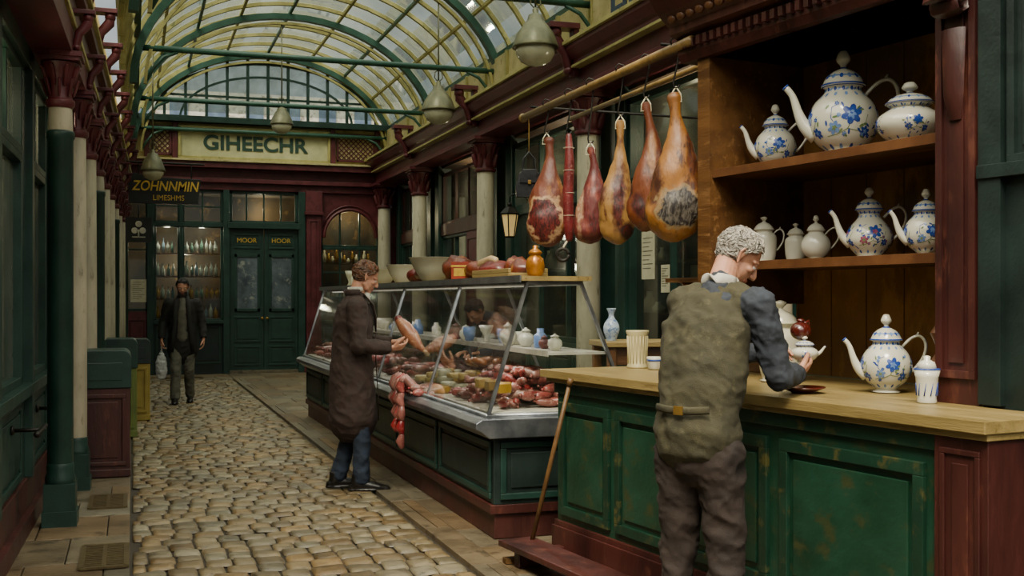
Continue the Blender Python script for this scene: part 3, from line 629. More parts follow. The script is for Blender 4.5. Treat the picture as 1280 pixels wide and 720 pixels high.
for L3 in range(5):
    for k in range(74-L3*10):
        sausage(mb,(random.uniform(-7.98+L3*.04,-6.74-L3*.05),random.uniform(.10+L3*.06,.84-L3*.07),.825+L3*.044),random.uniform(0,3.14),random.uniform(.07,.12),random.uniform(.024,.032),0 if random.random()<.95 else 1,random.uniform(-.5,.5),pitch=random.uniform(-.3,.3))
mk('sausage_pile',mb,[M_saus,M_sausD],loc=(2.1,0,0),rz=R(-90))
mb=MB()
for k in range(110):
    sausage(mb,(random.uniform(-9.8,-8.9),random.uniform(.10,.8),.825+random.choice((0,.045,.09))),random.uniform(0,3.14),random.uniform(.08,.14),random.uniform(.024,.032),random.choice((0,0,0,1)),random.uniform(-.5,.5))
for k in range(220):
    sausage(mb,(random.uniform(-14.2,-10.0),random.uniform(.10,.85),.825+random.choice((0,.045,.09))),random.uniform(0,3.14),random.uniform(.1,.18),random.uniform(.026,.038),random.choice((0,0,1)),random.uniform(-.5,.5),seg=7)
mk('assorted_sausages',mb,[M_saus,M_sausD],loc=(2.1,0,0),rz=R(-90))
mb=MB()
for k in range(34):
    c=(random.uniform(-8.85,-8.05),random.uniform(.08,.55),.79+random.choice((0,.05,.1))); r_=random.uniform(.04,.075); h=random.uniform(.035,.06)
    mb.lathe([(r_*.9,0),(r_,h*.2),(r_,h*.8),(r_*.9,h)],random.choice((0,1,0)),16,c=c)
for k in range(6):
    c=(-6.75-.11*k,.12+.04*(k%2),.90); mb.prism([(c[0]-.05,c[1]-.03),(c[0]+.05,c[1]-.03),(c[0]+.02,c[1]+.06)],c[2]+.06,0,'z',c[2])
mk('cheese_selection',mb,[M_cheese,M_white2],loc=(2.1,0,0),rz=R(-90),bev=.004)
mb=MB()
for (cx_,cy_,cz_,rr) in ((-8.05,.42,1.02,.13),(-7.8,.38,1.04,.12)):
    mb.tube([(cx_+rr*math.cos(R(a)),cy_+rr*math.sin(R(a)),cz_+.01*math.sin(R(a*3))) for a in range(0,340,20)],.026,0,8,rnd=True)
mk('smoked_sausage_ring',mb,[mat('smoked','#7c421c','#98602c',10,.4,.2,coat=.3)],loc=(2.1,0,0),rz=R(-90))
mb=MB(); random.seed(4)
for (sx_,ln) in ((-8.32,8),(-8.41,6),(-8.50,7),(-8.59,5)):
    z=.88
    for k in range(ln-3):
        mb.tube([(sx_+random.uniform(-.008,.008),-.16,z),(sx_+random.uniform(-.02,.02),-.17-.006*(k%2),z-.045),(sx_+random.uniform(-.008,.008),-.16,z-.085)],[.022,.036,.022],0,10,rnd=True); z-=.105
    mb.tube([(sx_,-.16,.88),(sx_,-.14,.90),(sx_,-.08,.84),(sx_+.03,-.05,.81)],[.026,.032,.034,.026],0,9,rnd=True)
for k in range(9): sausage(mb,(-8.2-.07*k,-.06,.79+.03*(k%2)),random.uniform(1,2.2),.05,.03,0,.2)
mk('sausage_string',mb,[M_saus],loc=(2.1,0,0),rz=R(-90))
def minijar(mb,c,h,r_,m,kind):
    P={0:[(.5,0),(.6,.05),(1,.35),(.9,.6),(.45,.75),(.5,.8),(.65,.82),(.3,.92),(.12,.96),(.15,1)],
       1:[(.55,0),(.95,.5),(1,.95),(.9,.96)],2:[(.4,0),(.5,.1),(.25,.3),(.8,.7),(1,1),(.9,.98)],
       3:[(.7,0),(.75,.05),(.8,.6),(.5,.75),(.4,.8),(.42,1)],4:[(.4,0),(.55,.15),(.95,.7),(1,1),(.93,.98),(.5,.3)]}[kind]
    mb.lathe([(a*r_,b*h) for a,b in P],m,14,c=c)
random.seed(9); mb=MB(); x=-6.9
while x>-13.5:
    k=random.choice((0,1,2,0,3,4)); h=random.uniform(.07,.14); minijar(mb,(x,.55+random.uniform(-.05,.1),1.155),h,h*.45 if k!=4 else h*.8,random.choice((0,0,0,1,2)),k); x-=random.uniform(.16,.3)
minijar(mb,(-7.75,.5,1.155),.17,.065,0,0)
mk('display_jars',mb,[M_white,M_blueL,M_sausD],loc=(2.1,0,0),rz=R(-90))
random.seed(13)
mb=MB()
for (x,y_,r,m) in ((-8.2,.42,(.2,.13,.08),0),(-8.75,.4,(.16,.12,.11),0),(-7.75,.4,(.15,.1,.07),1),(-9.6,.42,(.18,.12,.1),0),(-7.2,.42,(.15,.11,.065),0),(-10.0,.4,(.15,.11,.08),1),(-7.45,.45,(.1,.09,.08),0)):
    mb.ell((x,y_,1.64+r[2]*.9),r,m,rot=Matrix.Rotation(random.uniform(-.6,.6),3,'Z'),nz=.35,seg=18,rings=12)
mb.tube([(-8.05,.4,1.75),(-7.9,.42,1.79),(-7.8,.42,1.78)],[.05,.03,.025],2,8,rnd=True); mb.tube([(-9.4,.4,1.79),(-9.25,.42,1.83)],[.04,.025],2,8,rnd=True)
mk('cured_meat_joints',mb,[M_ham,M_meat,M_fat],loc=(2.1,0,0),rz=R(-90))
def bowl(name,x,y_,r,h,m,z=1.64):
    mb=MB(); mb.lathe([(r*.4,0),(r*.45,.012),(r*.5,.02),(r*.8,h*.55),(r,h),(r*1.03,h+.004),(r*.97,h),(r*.75,h*.55),(r*.4,.03),(.001,.025)],0,28)
    mk(name,mb,[m],loc=(2.1+y_,-x,z))
bowl('serving_bowl',-9.15,.3,.2,.2,M_white2); bowl('serving_bowl',-10.6,.38,.16,.18,M_white); bowl('mixing_bowl',-11.5,.38,.16,.16,M_white2)
mb=MB(); mb.box(-.42,.42,-.14,.14,0,.03,0); mb.box(-.42,.42,-.14,-.12,.03,.06,0); mb.box(-.42,.42,.12,.14,.03,.06,0); mk('wooden_tray',mb,[M_top],loc=(2.5,7.45,1.641),rz=R(90),bev=.004)
mb=MB(); mb.box(-.07,.07,-.05,.05,0,.14,0); mb.box(-.072,.072,-.052,.052,.1,.115,1); mb.box(-.05,.05,-.052,-.05,.03,.09,1); mk('tea_tin',mb,[M_orange,M_gold],loc=(2.42,8.35,1.642),rz=R(-30),bev=.004)
mb=MB(); mb.lathe([(.04,0),(.055,.02),(.065,.07),(.055,.12),(.035,.14),(.04,.15),(.048,.155),(.04,.17),(.015,.19),(.018,.205),(.005,.21)],0,24); mk('honey_jar',mb,[mat('copper_amber','#8c5214','#b47c28',6,.25,.05,metal=.4)],loc=(2.52,6.95,1.642))
mb=MB()
for k in range(8): minijar(mb,(random.uniform(-.06,.06),-.9+k*.27,0),random.uniform(.1,.22),.06,random.choice((0,1)),random.choice((0,1,3,2)))
mk('crockery_row',mb,[M_white,M_white2],loc=(2.5,12.7,1.642))
# ------------------------------------------------------------ stall
SO=(2.749,3.06,0); SA=math.atan2(-.99,.1413)
Rs=Matrix.Rotation(SA,4,'Z')
def SW(s,w_,z): p=Rs@Vector((-s,w_,z)); return (p.x+SO[0],p.y+SO[1],p.z)
st=empty('stall_counter',SO,SA); mb=MB()
mb.box(-3.0,0,0,.8,.006,1.02,0)
mb.box(-3.02,.01,-.03,.8,.006,.2,2); mb.box(-3.01,.005,-.018,.8,.2,.23,2)
mb.box(-3.01,-.0,-.02,.8,.96,1.03,1); mb.box(-.22,.01,-.03,.3,.006,1.03,2)
mb.panel((-.19,-.03,.26),X,Z,-Y,.17,.72,2,b=.02,d=.01)
for (a,b) in ((-2.95,-2.42),(-2.36,-1.86),(-1.8,-1.14),(-1.06,-.28)):
    mb.panel((a,0,.27),X,Z,-Y,b-a,.64,0,1,b=.05,d=.022)
mb.panel((-3.0,.75,.27),-Y,Z,-X,.7,.64,0,1,b=.05,d=.022)
mb.box(-3.09,.03,-.07,.34,1.045,1.09,3); mb.box(-3.09,-.34,.34,.98,1.045,1.09,3); mb.box(-3.06,.02,-.045,.33,1.02,1.05,3)
mk('counter_body',mb,[M_stall,M_stall2,M_maroonD,M_top],parent=st,bev=.007)
mb=MB(); mb.box(-3.05,-.3,-.36,-.14,.1,.135,0)
for xx in (-2.9,-1.6,-.5): mb.box(xx-.03,xx+.03,-.32,-.03,0.006,.1,0)
mk('foot_plank',mb,[M_maroonD],parent=st,bev=.006)
su_=empty('display_shelf_unit',(SO[0],SO[1],1.0905),SA); mb=MB()
B0,B1=.4,1.0
mb.box(-2.12,-.35,B1,B1+.03,0,1.75,1)
for k in range(7): mb.box(-2.1+k*.25,-2.095+k*.25,B1-.003,B1,0,1.7,0)
mb.box(-.56,-.35,.35,B1+.03,0,1.7,2); mb.panel((-.55,.35,.1),X,Z,-Y,.19,1.5,2,b=.03,d=.015)
mb.box(-2.16,-2.06,B0-.03,B1+.03,.38,1.7,0); mb.panel((-2.16,B1,.45),-Y,Z,-X,.55,1.15,0,b=.04)
for z in (.56,1.04): mb.box(-2.1,-.56,B0,B1,z,z+.03,0); mb.box(-2.1,-.56,B0-.012,B0,z-.008,z+.034,3)
mb.box(-2.1,-.56,B0,B1,1.66,1.7,0)
pr=[(B1,1.66),(.35,1.66),(.33,1.7),(.33,1.78),(.27,1.8),(.27,1.84),(.2,1.9),(.14,1.98),(.14,2.03),(.1,2.05),(.1,2.1),(B1,2.1)]
mb.prism(pr,-.24,2,'x',-2.28)
for k in range(34): x=-2.2+k*.058; mb.box(x,x+.03,.3,.335,1.72,1.765,2)
for k in range(24): mb.ell((-2.2+.08*k,.235,1.87),(.032,.02,.025),3,seg=8,rings=6)
def scroll(x,zc,r0):
    pts=[(x,.30-(r0*(1-t/14))*math.cos(t*.75)*.8,zc+(r0*(1-t/14))*math.sin(t*.75)) for t in range(13)]
    mb.tube(pts,[(.07,.014)]*13,2,8,ref=(1,0,0))
    mb.ell((x,.3,zc),(.085,.025,.025),2)
scroll(-.455,1.55,.08); mb.tube([(-.455,.33,1.45),(-.455,.33,1.2),(-.455,.34,1.1)],[(.06,.03),(.05,.02),(.03,.012)],2,8,ref=(1,0,0))
pts=[(-.575,.42,.34),(-.59,.38,.27),(-.575,.4,.2),(-.59,.36,.13),(-.575,.36,.07),(-.565,.38,.02)]
mb.tube(pts,[(.01,.015),(.015,.025),(.012,.02),(.016,.028),(.014,.025),(.012,.02)],3,8,ref=(0,1,0))
mk('shelving',mb,[M_wood,M_woodback,M_maroonD,mat('wood_carved','#4a2c18','#644022',6,.4,.2,40)],parent=su_,bev=.005)
mb=MB(); mb.box(-2.72,-2.17,.55,.85,.5,.525,0); mb.box(-2.72,-2.17,.85,.87,0,.8,0)
for xx in (-2.65,-2.25): mb.prism([(.85,.5),(.6,.5),(.85,.3)],xx+.02,0,'x',xx)
mk('side_shelf',mb,[M_wood],parent=su_,bev=.004)
ws=empty('wall_stall',SO,SA); mb=MB()
mb.box(-.34,3.2,.36,.5,0,4.2,0); mb.box(-.34,-.24,.33,.38,1.1,4.2,0); mb.box(.03,.1,.3,.38,0,4.2,0)
for (a,b) in ((.14,.75),(.82,1.5)):
    mb.panel((a,.36,.15),X,Z,-Y,b-a,.85,0,b=.05,d=.03); mb.panel((a,.36,1.1),X,Z,-Y,b-a,1.3,0,b=.05,d=.03); mb.panel((a,.36,2.5),X,Z,-Y,b-a,1,0,b=.05,d=.03)
mb.panel((-.22,.36,2.0),X,Z,-Y,.24,1.5,0,b=.03,d=.02); mb.box(-.34,3.2,.32,.38,1.95,2.0,0)
mb.box(-.115,-.085,.35,.362,1.11,1.21,1); mb.tube([(-.1,.36,1.12),(-.1,.33,1.13),(-.1,.33,1.2),(-.1,.36,1.2)],.006,1,6)
mk('green_panelling',mb,[M_greenD,M_brass],parent=ws,bev=.005)
# ------------------------------------------------------------ teapots
def interp(prof,z):
    for i in range(len(prof)-1):
        a,b=prof[i],prof[i+1]
        if a[1]<=z<=b[1] and b[1]>a[1]: t=(z-a[1])/(b[1]-a[1]); return a[0]+(b[0]-a[0])*t
    return prof[-1][0]
def catmull(pr,n=4):
    o=[]
    for i in range(len(pr)-1):
        p0=pr[max(i-1,0)];p1=pr[i];p2=pr[i+1];p3=pr[min(i+2,len(pr)-1)]
        for k in range(n):
            t=k/n; o.append(tuple(.5*((2*p1[j])+(-p0[j]+p2[j])*t+(2*p0[j]-5*p1[j]+4*p2[j]-p3[j])*t*t+(-p0[j]+3*p1[j]-3*p2[j]+p3[j])*t**3) for j in range(2)))
    o.append(pr[-1]); return o
def decal(mb,prof,ph,z,pts,m,off=.0012):
    vs=[]
    for (u,v) in pts:
        zz=z+v; r_=max(interp(prof,zz),.01); a=ph+u/r_; vs.append(((r_+off)*math.cos(a),(r_+off)*math.sin(a),zz))
    c=(sum(p[0] for p in pts)/len(pts),sum(p[1] for p in pts)/len(pts)); r_=max(interp(prof,z+c[1]),.01); a=ph+c[0]/r_
    vs.append(((r_+off*1.6)*math.cos(a),(r_+off*1.6)*math.sin(a),z+c[1])); n=len(pts)
    mb.add(vs,[(i,(i+1)%n,n) for i in range(n)],m,True)
def petal(mb,prof,ph,z,u,v,a,l,w_,m):
    pts=[]
    for i in range(8):
        t=2*math.pi*i/8; p=l*.5*(1+math.cos(t)); q=w_*.5*math.sin(t); pts.append((u+p*math.cos(a)-q*math.sin(a),v+p*math.sin(a)+q*math.cos(a)))
    decal(mb,prof,ph,z,pts,m)
def strip(mb,prof,ph,z,path,w_,m):
    for i in range(len(path)-1):
        (a,b),(c,d)=path[i],path[i+1]; L_=math.hypot(c-a,d-b) or 1; nx,ny=-(d-b)/L_*w_/2,(c-a)/L_*w_/2
        decal(mb,prof,ph,z,[(a-nx,b-ny),(c-nx,d-ny),(c+nx,d+ny),(a+nx,b+ny)],m)
def flower(mb,prof,ph,z,u,v,r_,m,mc):
    for k in range(6): petal(mb,prof,ph,z,u,v,k*math.pi/3+.3,r_,r_*.62,m)
    for k in range(5): petal(mb,prof,ph,z,u,v,k*1.256,r_*.5,r_*.3,mc)
BP={'round':[(.16,0),(.175,.015),(.13,.04),(.14,.06),(.24,.14),(.305,.26),(.315,.38),(.27,.5),(.2,.58),(.165,.62),(.17,.65),(.19,.665)],
    'pear':[(.2,0),(.215,.015),(.17,.045),(.22,.1),(.31,.22),(.32,.32),(.26,.45),(.17,.56),(.14,.62),(.16,.665),(.185,.68)],
    'squat':[(.3,0),(.31,.02),(.26,.06),(.4,.16),(.5,.32),(.47,.46),(.34,.56),(.28,.6),(.33,.64),(.35,.66)],
    'tall':[(.23,0),(.25,.02),(.22,.04),(.25,.15),(.27,.35),(.27,.55),(.22,.63),(.18,.66),(.2,.7),(.21,.71)]}
def teapot(name,loc,rz,h,kind='round',spout=True,handle=True,deco=1,mw=None,handle2=False):
    mb=MB(); mw=mw or M_white
    body=[(a*h,b*h) for a,b in catmull(BP[kind],4)]; nb=len(body)
    rt=body[-1][0]; zt=body[-1][1]
    body_m=[0]*(nb)
    if deco: body_m[1]=1; body_m[nb-3]=1; body_m[nb-2]=1
    mb.lathe(body+[(rt*.9,zt+.002*h)],0,32,ms=body_m+[0])
    lid=[(rt*1.05,zt),(rt*1.06,zt+.015*h),(rt*.98,zt+.03*h),(rt*.85,zt+.08*h),(rt*.6,zt+.13*h),(rt*.3,zt+.16*h),(rt*.16,zt+.18*h),(rt*.16,zt+.2*h),(rt*.32,zt+.235*h),(rt*.34,zt+.265*h),(rt*.2,1.0*h-.01*h),(.004,h)]
    if zt+.265*h>.985*h: lid=[(a,min(b,h)) for a,b in lid]
    lid=catmull(lid,3); lm=[0]*len(lid)
    if deco:
        for i in (1,2,3,4): lm[i]=1
        for i in (9,): lm[i]=2
        for i in (15,16,17): lm[i]=1
    mb.lathe(lid,0,28,ms=lm)
    rb=max(a for a,b in body)
    if spout:
        if kind=='squat': sp_=[(-rb*.8,0,.3*h),(-rb*1.15,0,.38*h),(-rb*1.35,0,.55*h),(-rb*1.5,0,.62*h)]
        else: sp_=[(-rb*.75,0,.22*h),(-rb*1.1,0,.3*h),(-rb*1.3,0,.45*h),(-rb*1.42,0,.6*h),(-rb*1.65,0,.68*h)]
        rr=[.085*h,.06*h,.042*h,.032*h,.03*h][:len(sp_)]
        pts=[]
        for i in range(len(sp_)-1):
            for k in range(3): t=k/3; pts.append((Vector(sp_[i])*(1-t)+Vector(sp_[i+1])*t,rr[i]*(1-t)+rr[i+1]*t))
        pts.append((Vector(sp_[-1]),rr[-1])); P=[p for p,_ in pts]
        for _ in range(2): P=[P[0]]+[(P[i-1]+P[i]*2+P[i+1])/4 for i in range(1,len(P)-1)]+[P[-1]]
        mb.tube(P,[r for _,r in pts],0,12); mb.tube([P[-1]-(P[-1]-P[-2])*.35,P[-1]+(P[-1]-P[-2])*.08],rr[-1]*1.12,1 if deco else 0,12)
    if handle:
        for sg_ in ((1,-1) if handle2 else (1,)):
            if kind=='squat': hp=[(rb*.9,.44),(rb*1.15,.56),(rb*1.35,.5),(rb*1.3,.36),(rb*1.05,.3),(rb*.95,.28)]
            else: hp=[(rb*.6,.58),(rb*.95,.7),(rb*1.3,.74),(rb*1.55,.64),(rb*1.5,.48),(rb*1.2,.34),(rb*.98,.27)]
            P=[Vector((sg_*a,0,b*h)) for a,b in hp]; Q=[]
            for i in range(len(P)-1):
                for k in range(3): Q.append(P[i].lerp(P[i+1],k/3))
            Q.append(P[-1])
            for _ in range(2): Q=[Q[0]]+[(Q[i-1]+Q[i]*2+Q[i+1])/4 for i in range(1,len(Q)-1)]+[Q[-1]]
            mb.tube(Q,[(.026*h,.019*h)]*len(Q),0,10,ref=(0,1,0)); mb.tube([Q[5],Q[5]+Vector((sg_*.02*h,0,.05*h))],[.02*h,.008*h],0,8)
            if deco: mb.tube([q+Vector((sg_*.012*h,0,0)) for q in Q[4:-5]],[(.012*h,.012*h)]*len(Q[4:-5]),2,6,ref=(0,1,0))
    if deco:
        cm={1:(1,2),2:(1,4),3:(1,1)}[deco]; zc=.31*h; rng=random.Random(int(h*1000)+deco)
        for ph in (R(-90),R(0),R(90),R(180)):
            S=h*.58 if kind!='squat' else h*.48
            flower(mb,body,ph,zc,.06*S,.1*S,.17*S,cm[0],cm[1]); flower(mb,body,ph,zc,-.2*S,-.1*S,.11*S,cm[1],3); flower(mb,body,ph,zc,.28*S,-.16*S,.09*S,cm[0],2)
            strip(mb,body,ph,zc,[(-.3*S,-.22*S),(-.15*S,-.2*S),(0,-.12*S),(.08*S,.05*S)],.014*S,3); strip(mb,body,ph,zc,[(0,-.12*S),(.15*S,-.15*S),(.28*S,-.05*S),(.33*S,.1*S)],.012*S,3)
            strip(mb,body,ph,zc,[(-.16*S,-.1*S),(-.26*S,.05*S),(-.24*S,.22*S),(-.12*S,.28*S)],.012*S,1)
            for k in range(18): petal(mb,body,ph,zc,rng.uniform(-.34,.36)*S,rng.uniform(-.26,.28)*S,rng.uniform(0,6.28),.09*S,.035*S,3 if k%2 else cm[0])
            for k in range(6): flower(mb,body,ph,zc,rng.uniform(-.36,.36)*S,rng.uniform(-.24,.3)*S,.04*S,cm[k%2],2)
        nb_=14
        for k in range(nb_):
            a=2*math.pi*k/nb_
            for dz in (.055,.11): petal(mb,body,a+dz*2,zt-dz*h,0,0,math.pi/2,.04*h,.03*h,1 if dz<.1 else 2)
            petal(mb,body,a+.2,zt-.05*h,0,0,.6,.04*h,.02*h,2)
            petal(mb,body,a,.07*h if kind!='squat' else .1*h,0,0,math.pi/2,.05*h,.03*h,1 if k%2 else 2)
            petal(mb,[(x_,z_) for x_,z_ in lid],a,zt+.06*h,0,0,math.pi/2,.05*h,.035*h,2 if k%2 else 1)
    return mk(name,mb,[mw,M_blue,M_blueL,M_gleaf,M_pink],loc=loc,rz=rz)
PR=R(-28); z1=1.0915+1.071; z2=1.0915+.591
teapot('teapot',SW(1.889,.66,z1),PR,.335,'round',deco=1)
teapot('teapot',SW(1.40,.66,z1),PR,.515,'round',deco=1)
teapot('sugar_tureen',SW(.95,.62,z1),PR,.285,'squat',spout=False,deco=3,handle2=False)
teapot('coffee_pot',SW(1.93,.62,z2),PR,.24,'tall',spout=False,deco=0)
teapot('teapot',SW(1.588,.66,z2),PR,.225,'round',deco=0,spout=False)
teapot('coffee_pot',SW(1.78,.7,z2),PR,.2,'tall',spout=False,deco=0)
teapot('teapot',SW(1.233,.66,z2),PR,.33,'pear',deco=2)
teapot('teapot',SW(.86,.62,z2),PR,.29,'round',deco=1)
teapot('teapot',SW(.97,.5,1.0915),PR,.34,'round',deco=1)
teapot('lidded_jar',SW(1.66,.5,1.0915),PR,.40,'tall',spout=False,handle=False,deco=0,mw=M_white2)
teapot('teapot',SW(2.3,.7,1.0905+.526),PR,.16,'round',deco=0); teapot('coffee_pot',SW(2.5,.7,1.0905+.526),PR,.14,'tall',spout=False,deco=0)
mb=MB(); mb.lathe([(.035,0),(.038,.005),(.036,.02),(.043,.1),(.05,.13),(.046,.128),(.035,.03),(.001,.025)],0,24)
for k in range(10): 
    a=k*.628; mb.tube([(.0385*math.cos(a),.0385*math.sin(a),.03),(.0425*math.cos(a+.2),.0425*math.sin(a+.2),.08)],[.003,.001],1,5)
mb.lathe([(.05,.13),(.052,.134),(.048,.136)],1,24); mb.lathe([(.04,.13),(.03,.16),(.012,.17),(.014,.182),(.004,.186)],0,20)
mk('cream_jug',mb,[M_white,M_blue],loc=SW(.535,.275,1.0905))
mb=MB(); mb.lathe([(.062,0),(.064,.01),(.058,.02),(.056,.1),(.06,.19),(.068,.215),(.066,.222),(.05,.21),(.048,.03),(.001,.03)],0,28)
for k in range(18): a=k*math.pi/9; mb.tube([(.058*math.cos(a),.058*math.sin(a),.03),(.057*math.cos(a),.057*math.sin(a),.1),(.061*math.cos(a),.061*math.sin(a),.19)],.003,0,5)
mk('ceramic_beaker',mb,[mat('cream_ceramic','#a89c70','#beb488',5,.35,.05)],loc=SW(2.9,.48,1.0905))
mb=MB(); mb.lathe([(.03,0),(.04,.01),(.045,.06),(.05,.075),(.045,.07),(.001,.02)],0,20); mb.lathe([(.0465,.05),(.0475,.06)],1,20); mk('tea_cup',mb,[M_white,M_blue],loc=SW(2.72,.48,1.0905))
mb=MB(); mb.lathe([(.045,0),(.05,.005),(.085,.018),(.1,.024),(.098,.028),(.05,.014),(.001,.012)],0,30); mk('saucer',mb,[M_redglaze],loc=SW(1.12,.16,1.0905))
mb=MB(); mb.box(-.62,.62,-.25,.25,1.15,1.19,0)
for a in (-.57,.57):
    for b in (-.2,.2): mb.box(a-.03,a+.03,b-.03,b+.03,0.004,1.15,1)
mb.box(-.55,.55,-.2,-.18,1.02,1.15,1); mb.box(-.55,.55,-.2,.2,.3,.33,1); mk('back_table',mb,[M_top,M_wood],loc=(3.85,7.5,0),rz=R(-8),bev=.005)
mb=MB(); mb.lathe(catmull([(.035,0),(.04,.02),(.06,.08),(.05,.13),(.022,.17),(.022,.2),(.035,.235),(.03,.235)],3),0,22); mk('vase',mb,[mat('vase_blue','#8c9cac','#aabac4',20,.25,.02,c3='#4a6490',t3=.55)],loc=(3.31,7.5,1.191))
mb=MB(); a=Vector((2.13,6.0,.02)); b=Vector(SW(2.72,-.085,1.02)); mb.tube([a,a.lerp(b,.5),b],[.013,.0135,.012],0,10); mb.tube([b,b+(b-a).normalized()*.04],[.018,.015],0,10)
mb.box(a.x-.14,a.x+.14,a.y-.03,a.y+.03,.006,.035,0)
mk('broom',mb,[mat('broom_wood','#4c3418','#6a4c26',8,.5,.2)])
# ------------------------------------------------------------ ham rails
mb=MB(); mb.tube([(2.75,5.2,2.84),(2.75,7.85,2.84)],.026,0,12); mb.ell((2.75,7.85,2.84),(.034,.034,.034),0); mb.tube([(3.15,5.3,2.86),(3.15,7.9,2.86)],.018,0,12)
for yy in (5.5,7.6): mb.tube([(2.72,yy,2.88),(4.8,yy+.1,2.88)],.009,1,8)
for (xx,yy) in ((2.75,5.3),(3.15,5.35)): mb.tube([(xx,yy,2.85),(xx+.1,yy-.25,2.85)],.016,1,8)
mk('hanging_rail',mb,[mat('wood_pole','#5e4824','#846a3a',8,.4,.15,40),M_iron])
def hook(mb,z0,z1,m):
    mb.tube([(-.02,0,z0-.01),(-.03,0,z0+.02),(-.01,0,z0+.04),(.02,0,z0+.03),(.022,0,z0),(.005,0,(z0+z1)/2),(-.015,0,z1+.02),(-.01,0,z1-.005),(.01,0,z1-.005),(.018,0,z1+.01)],.005,m,6)
def ham(name,y,zt,zb,w_,base,patches,rz=R(-25),flat=.62,x=2.75,lean=0,bone=None,prof=None):
    L_=zt-zb; mb=MB()
    prof=prof or [(0,.17),(.03,.26),(.08,.22),(.16,.2),(.27,.34),(.4,.58),(.55,.82),(.7,.98),(.82,1.0),(.91,.82),(.97,.5),(1,.12)]
    pr=catmull([(k,t) for t,k in prof],5); Q=[];RR=[]
    for k,t in pr:
        Q.append(Vector((lean*math.sin(t*3.2)+.012*math.sin(t*6+y),.01*math.cos(t*5),zt-L_*min(max(t,0),1)))); RR.append((max(k,.05)*w_/2,max(k*w_/2*flat,.02 if k>.15 else .008)))
    s0=len(mb.v); mb.tube(Q,RR,0,40,ref=(1,0,0))
    for i in range(s0,len(mb.v)):
        v=mb.v[i]; q=Vector((v.x*9,v.y*9,v.z*6+y*3)); k=1+.2*noise.noise(q)+.08*noise.noise(q*3)+.04*noise.noise(q*7); mb.v[i]=Vector((v.x*k,v.y*k,v.z))
    if bone:
        bx,bz=bone[0]*w_,zt-L_*bone[1]; by=-w_/2*flat*.9
        mb.ell((bx,by,bz),(w_*.07,.014,w_*.08),2,nz=.3); mb.ell((bx,by-.009,bz),(w_*.035,.008,w_*.04),3)
    mb.tube([(0,0,zt+.03),(.025,0,zt-.01),(.03,0,zt-.05),(-.03,0,zt-.05),(-.025,0,zt-.01),(0,0,zt+.03)],.004,4,6); hook(mb,2.855,zt+.03,5)
    P=[(a*w_,zt-L_*b_,c*w_,d*L_,e,f,g) for (a,b_,c,d,e,f,g) in patches]
    m0=mat('ham_skin',base[0],base[1],base[3] if len(base)>3 else 4,.48,.6,26,c3=base[2],t3=.56,coat=.12,dist=.008,stretch=(1.4,1.4,.6),patches=P)
    mk(name,mb,[m0,M_meat,M_fat,M_cutdark,M_paper,M_iron],loc=(x,y,0),rz=rz)
ham('cured_ham',7.35,2.63,1.86,.28,('#461a0c','#6c3014','#8c5828'),[(-.04,.74,.40,.20,'#340a08','#6c221c','#a8845f')],lean=.02,bone=(.02,.72))
ham('cured_ham',6.56,2.46,1.845,.22,('#400e0b','#5c1a15','#7c3a2c'),[(-.3,.55,.13,.4,'#a88c6c','#84503c',None),(.1,.8,.2,.12,'#300a08','#5c1814',None)],lean=.02)
ham('cured_ham',6.10,2.56,1.82,.21,('#7c5628','#967038','#4c2410'),[(-.06,.62,.22,.32,'#2c0c08','#581f14',None),(.2,.9,.25,.1,'#24100a','#481810',None)],lean=-.02)
ham('cured_ham',5.81,2.62,1.88,.22,('#4c200c','#703814','#34140a'),[(.15,.4,.14,.22,'#7c4e22','#946430',None),(-.2,.8,.2,.12,'#280c08','#481810',None)],lean=.03,x=2.78)
ham('cured_ham',5.38,2.60,1.80,.30,('#704418','#946226','#40200e'),[(.3,.35,.16,.35,'#34180a','#5c3014',None),(-.38,.6,.12,.25,'#3a1c0e','#583216',None),(.03,.78,.36,.14,'#1c1614','#605a50','#7c6440')],lean=.0,bone=(.0,.79))
mb=MB(); mb.tube([(.0,0,2.58),(.005,0,2.4),(-.005,0,2.2),(.0,0,2.0),(.003,0,1.9)],[.02,.034,.037,.036,.026],0,14,rnd=True)
for z in (2.5,2.35,2.2,2.05): mb.tube([(.038*math.cos(a),.038*math.sin(a),z) for a in [i*math.pi/6 for i in range(13)]],.0015,1,5)
mb.tube([(0,0,1.9),(-.03,0,1.85),(-.04,0,1.82)],.008,1,5); mb.tube([(-.04+.04*math.cos(a),0,1.79+.04*math.sin(a)) for a in [i*math.pi/8 for i in range(17)]],.012,2,8)
hook(mb,2.855,2.6,2); mk('salami',mb,[M_sausD,M_paper,M_iron],loc=(2.75,6.93,0),rz=R(-20))
mb=MB(); mb.prism([(-.09,0),(.09,0),(.1,.06),(.075,.17),(.05,.19),(-.05,.19),(-.075,.17),(-.1,.06)],.04,0,'y',-.04); mb.prism([(-.07,.1),(.07,.1),(.05,.2),(-.05,.2)],-.055,0,'y',-.03)
mb.tube([(-.045,0,.18),(-.04,0,.28),(0,0,.33),(.04,0,.28),(.045,0,.18)],.009,0,8); mb.box(-.012,.012,-.06,-.05,.09,.12,1); mb.tube([(0,0,.325),(0,0,.6)],.004,1,5)
mk('handbag',mb,[mat('black_leather','#0c0c0d','#18181a',10,.35,.2),M_brass],loc=(2.75,7.72,2.24),rz=R(-15),bev=.01)
ln=empty('wall_lantern',(4.72,14.0,2.3)); mb=MB()
mb.lathe([(.06,0),(.075,.02)],0,6,sm=False); mb.lathe([(.07,.02),(.115,.3)],1,6,sm=False); mb.lathe([(.13,.3),(.135,.32),(.06,.4),(.03,.41),(.035,.44),(.01,.47)],0,6,sm=False)
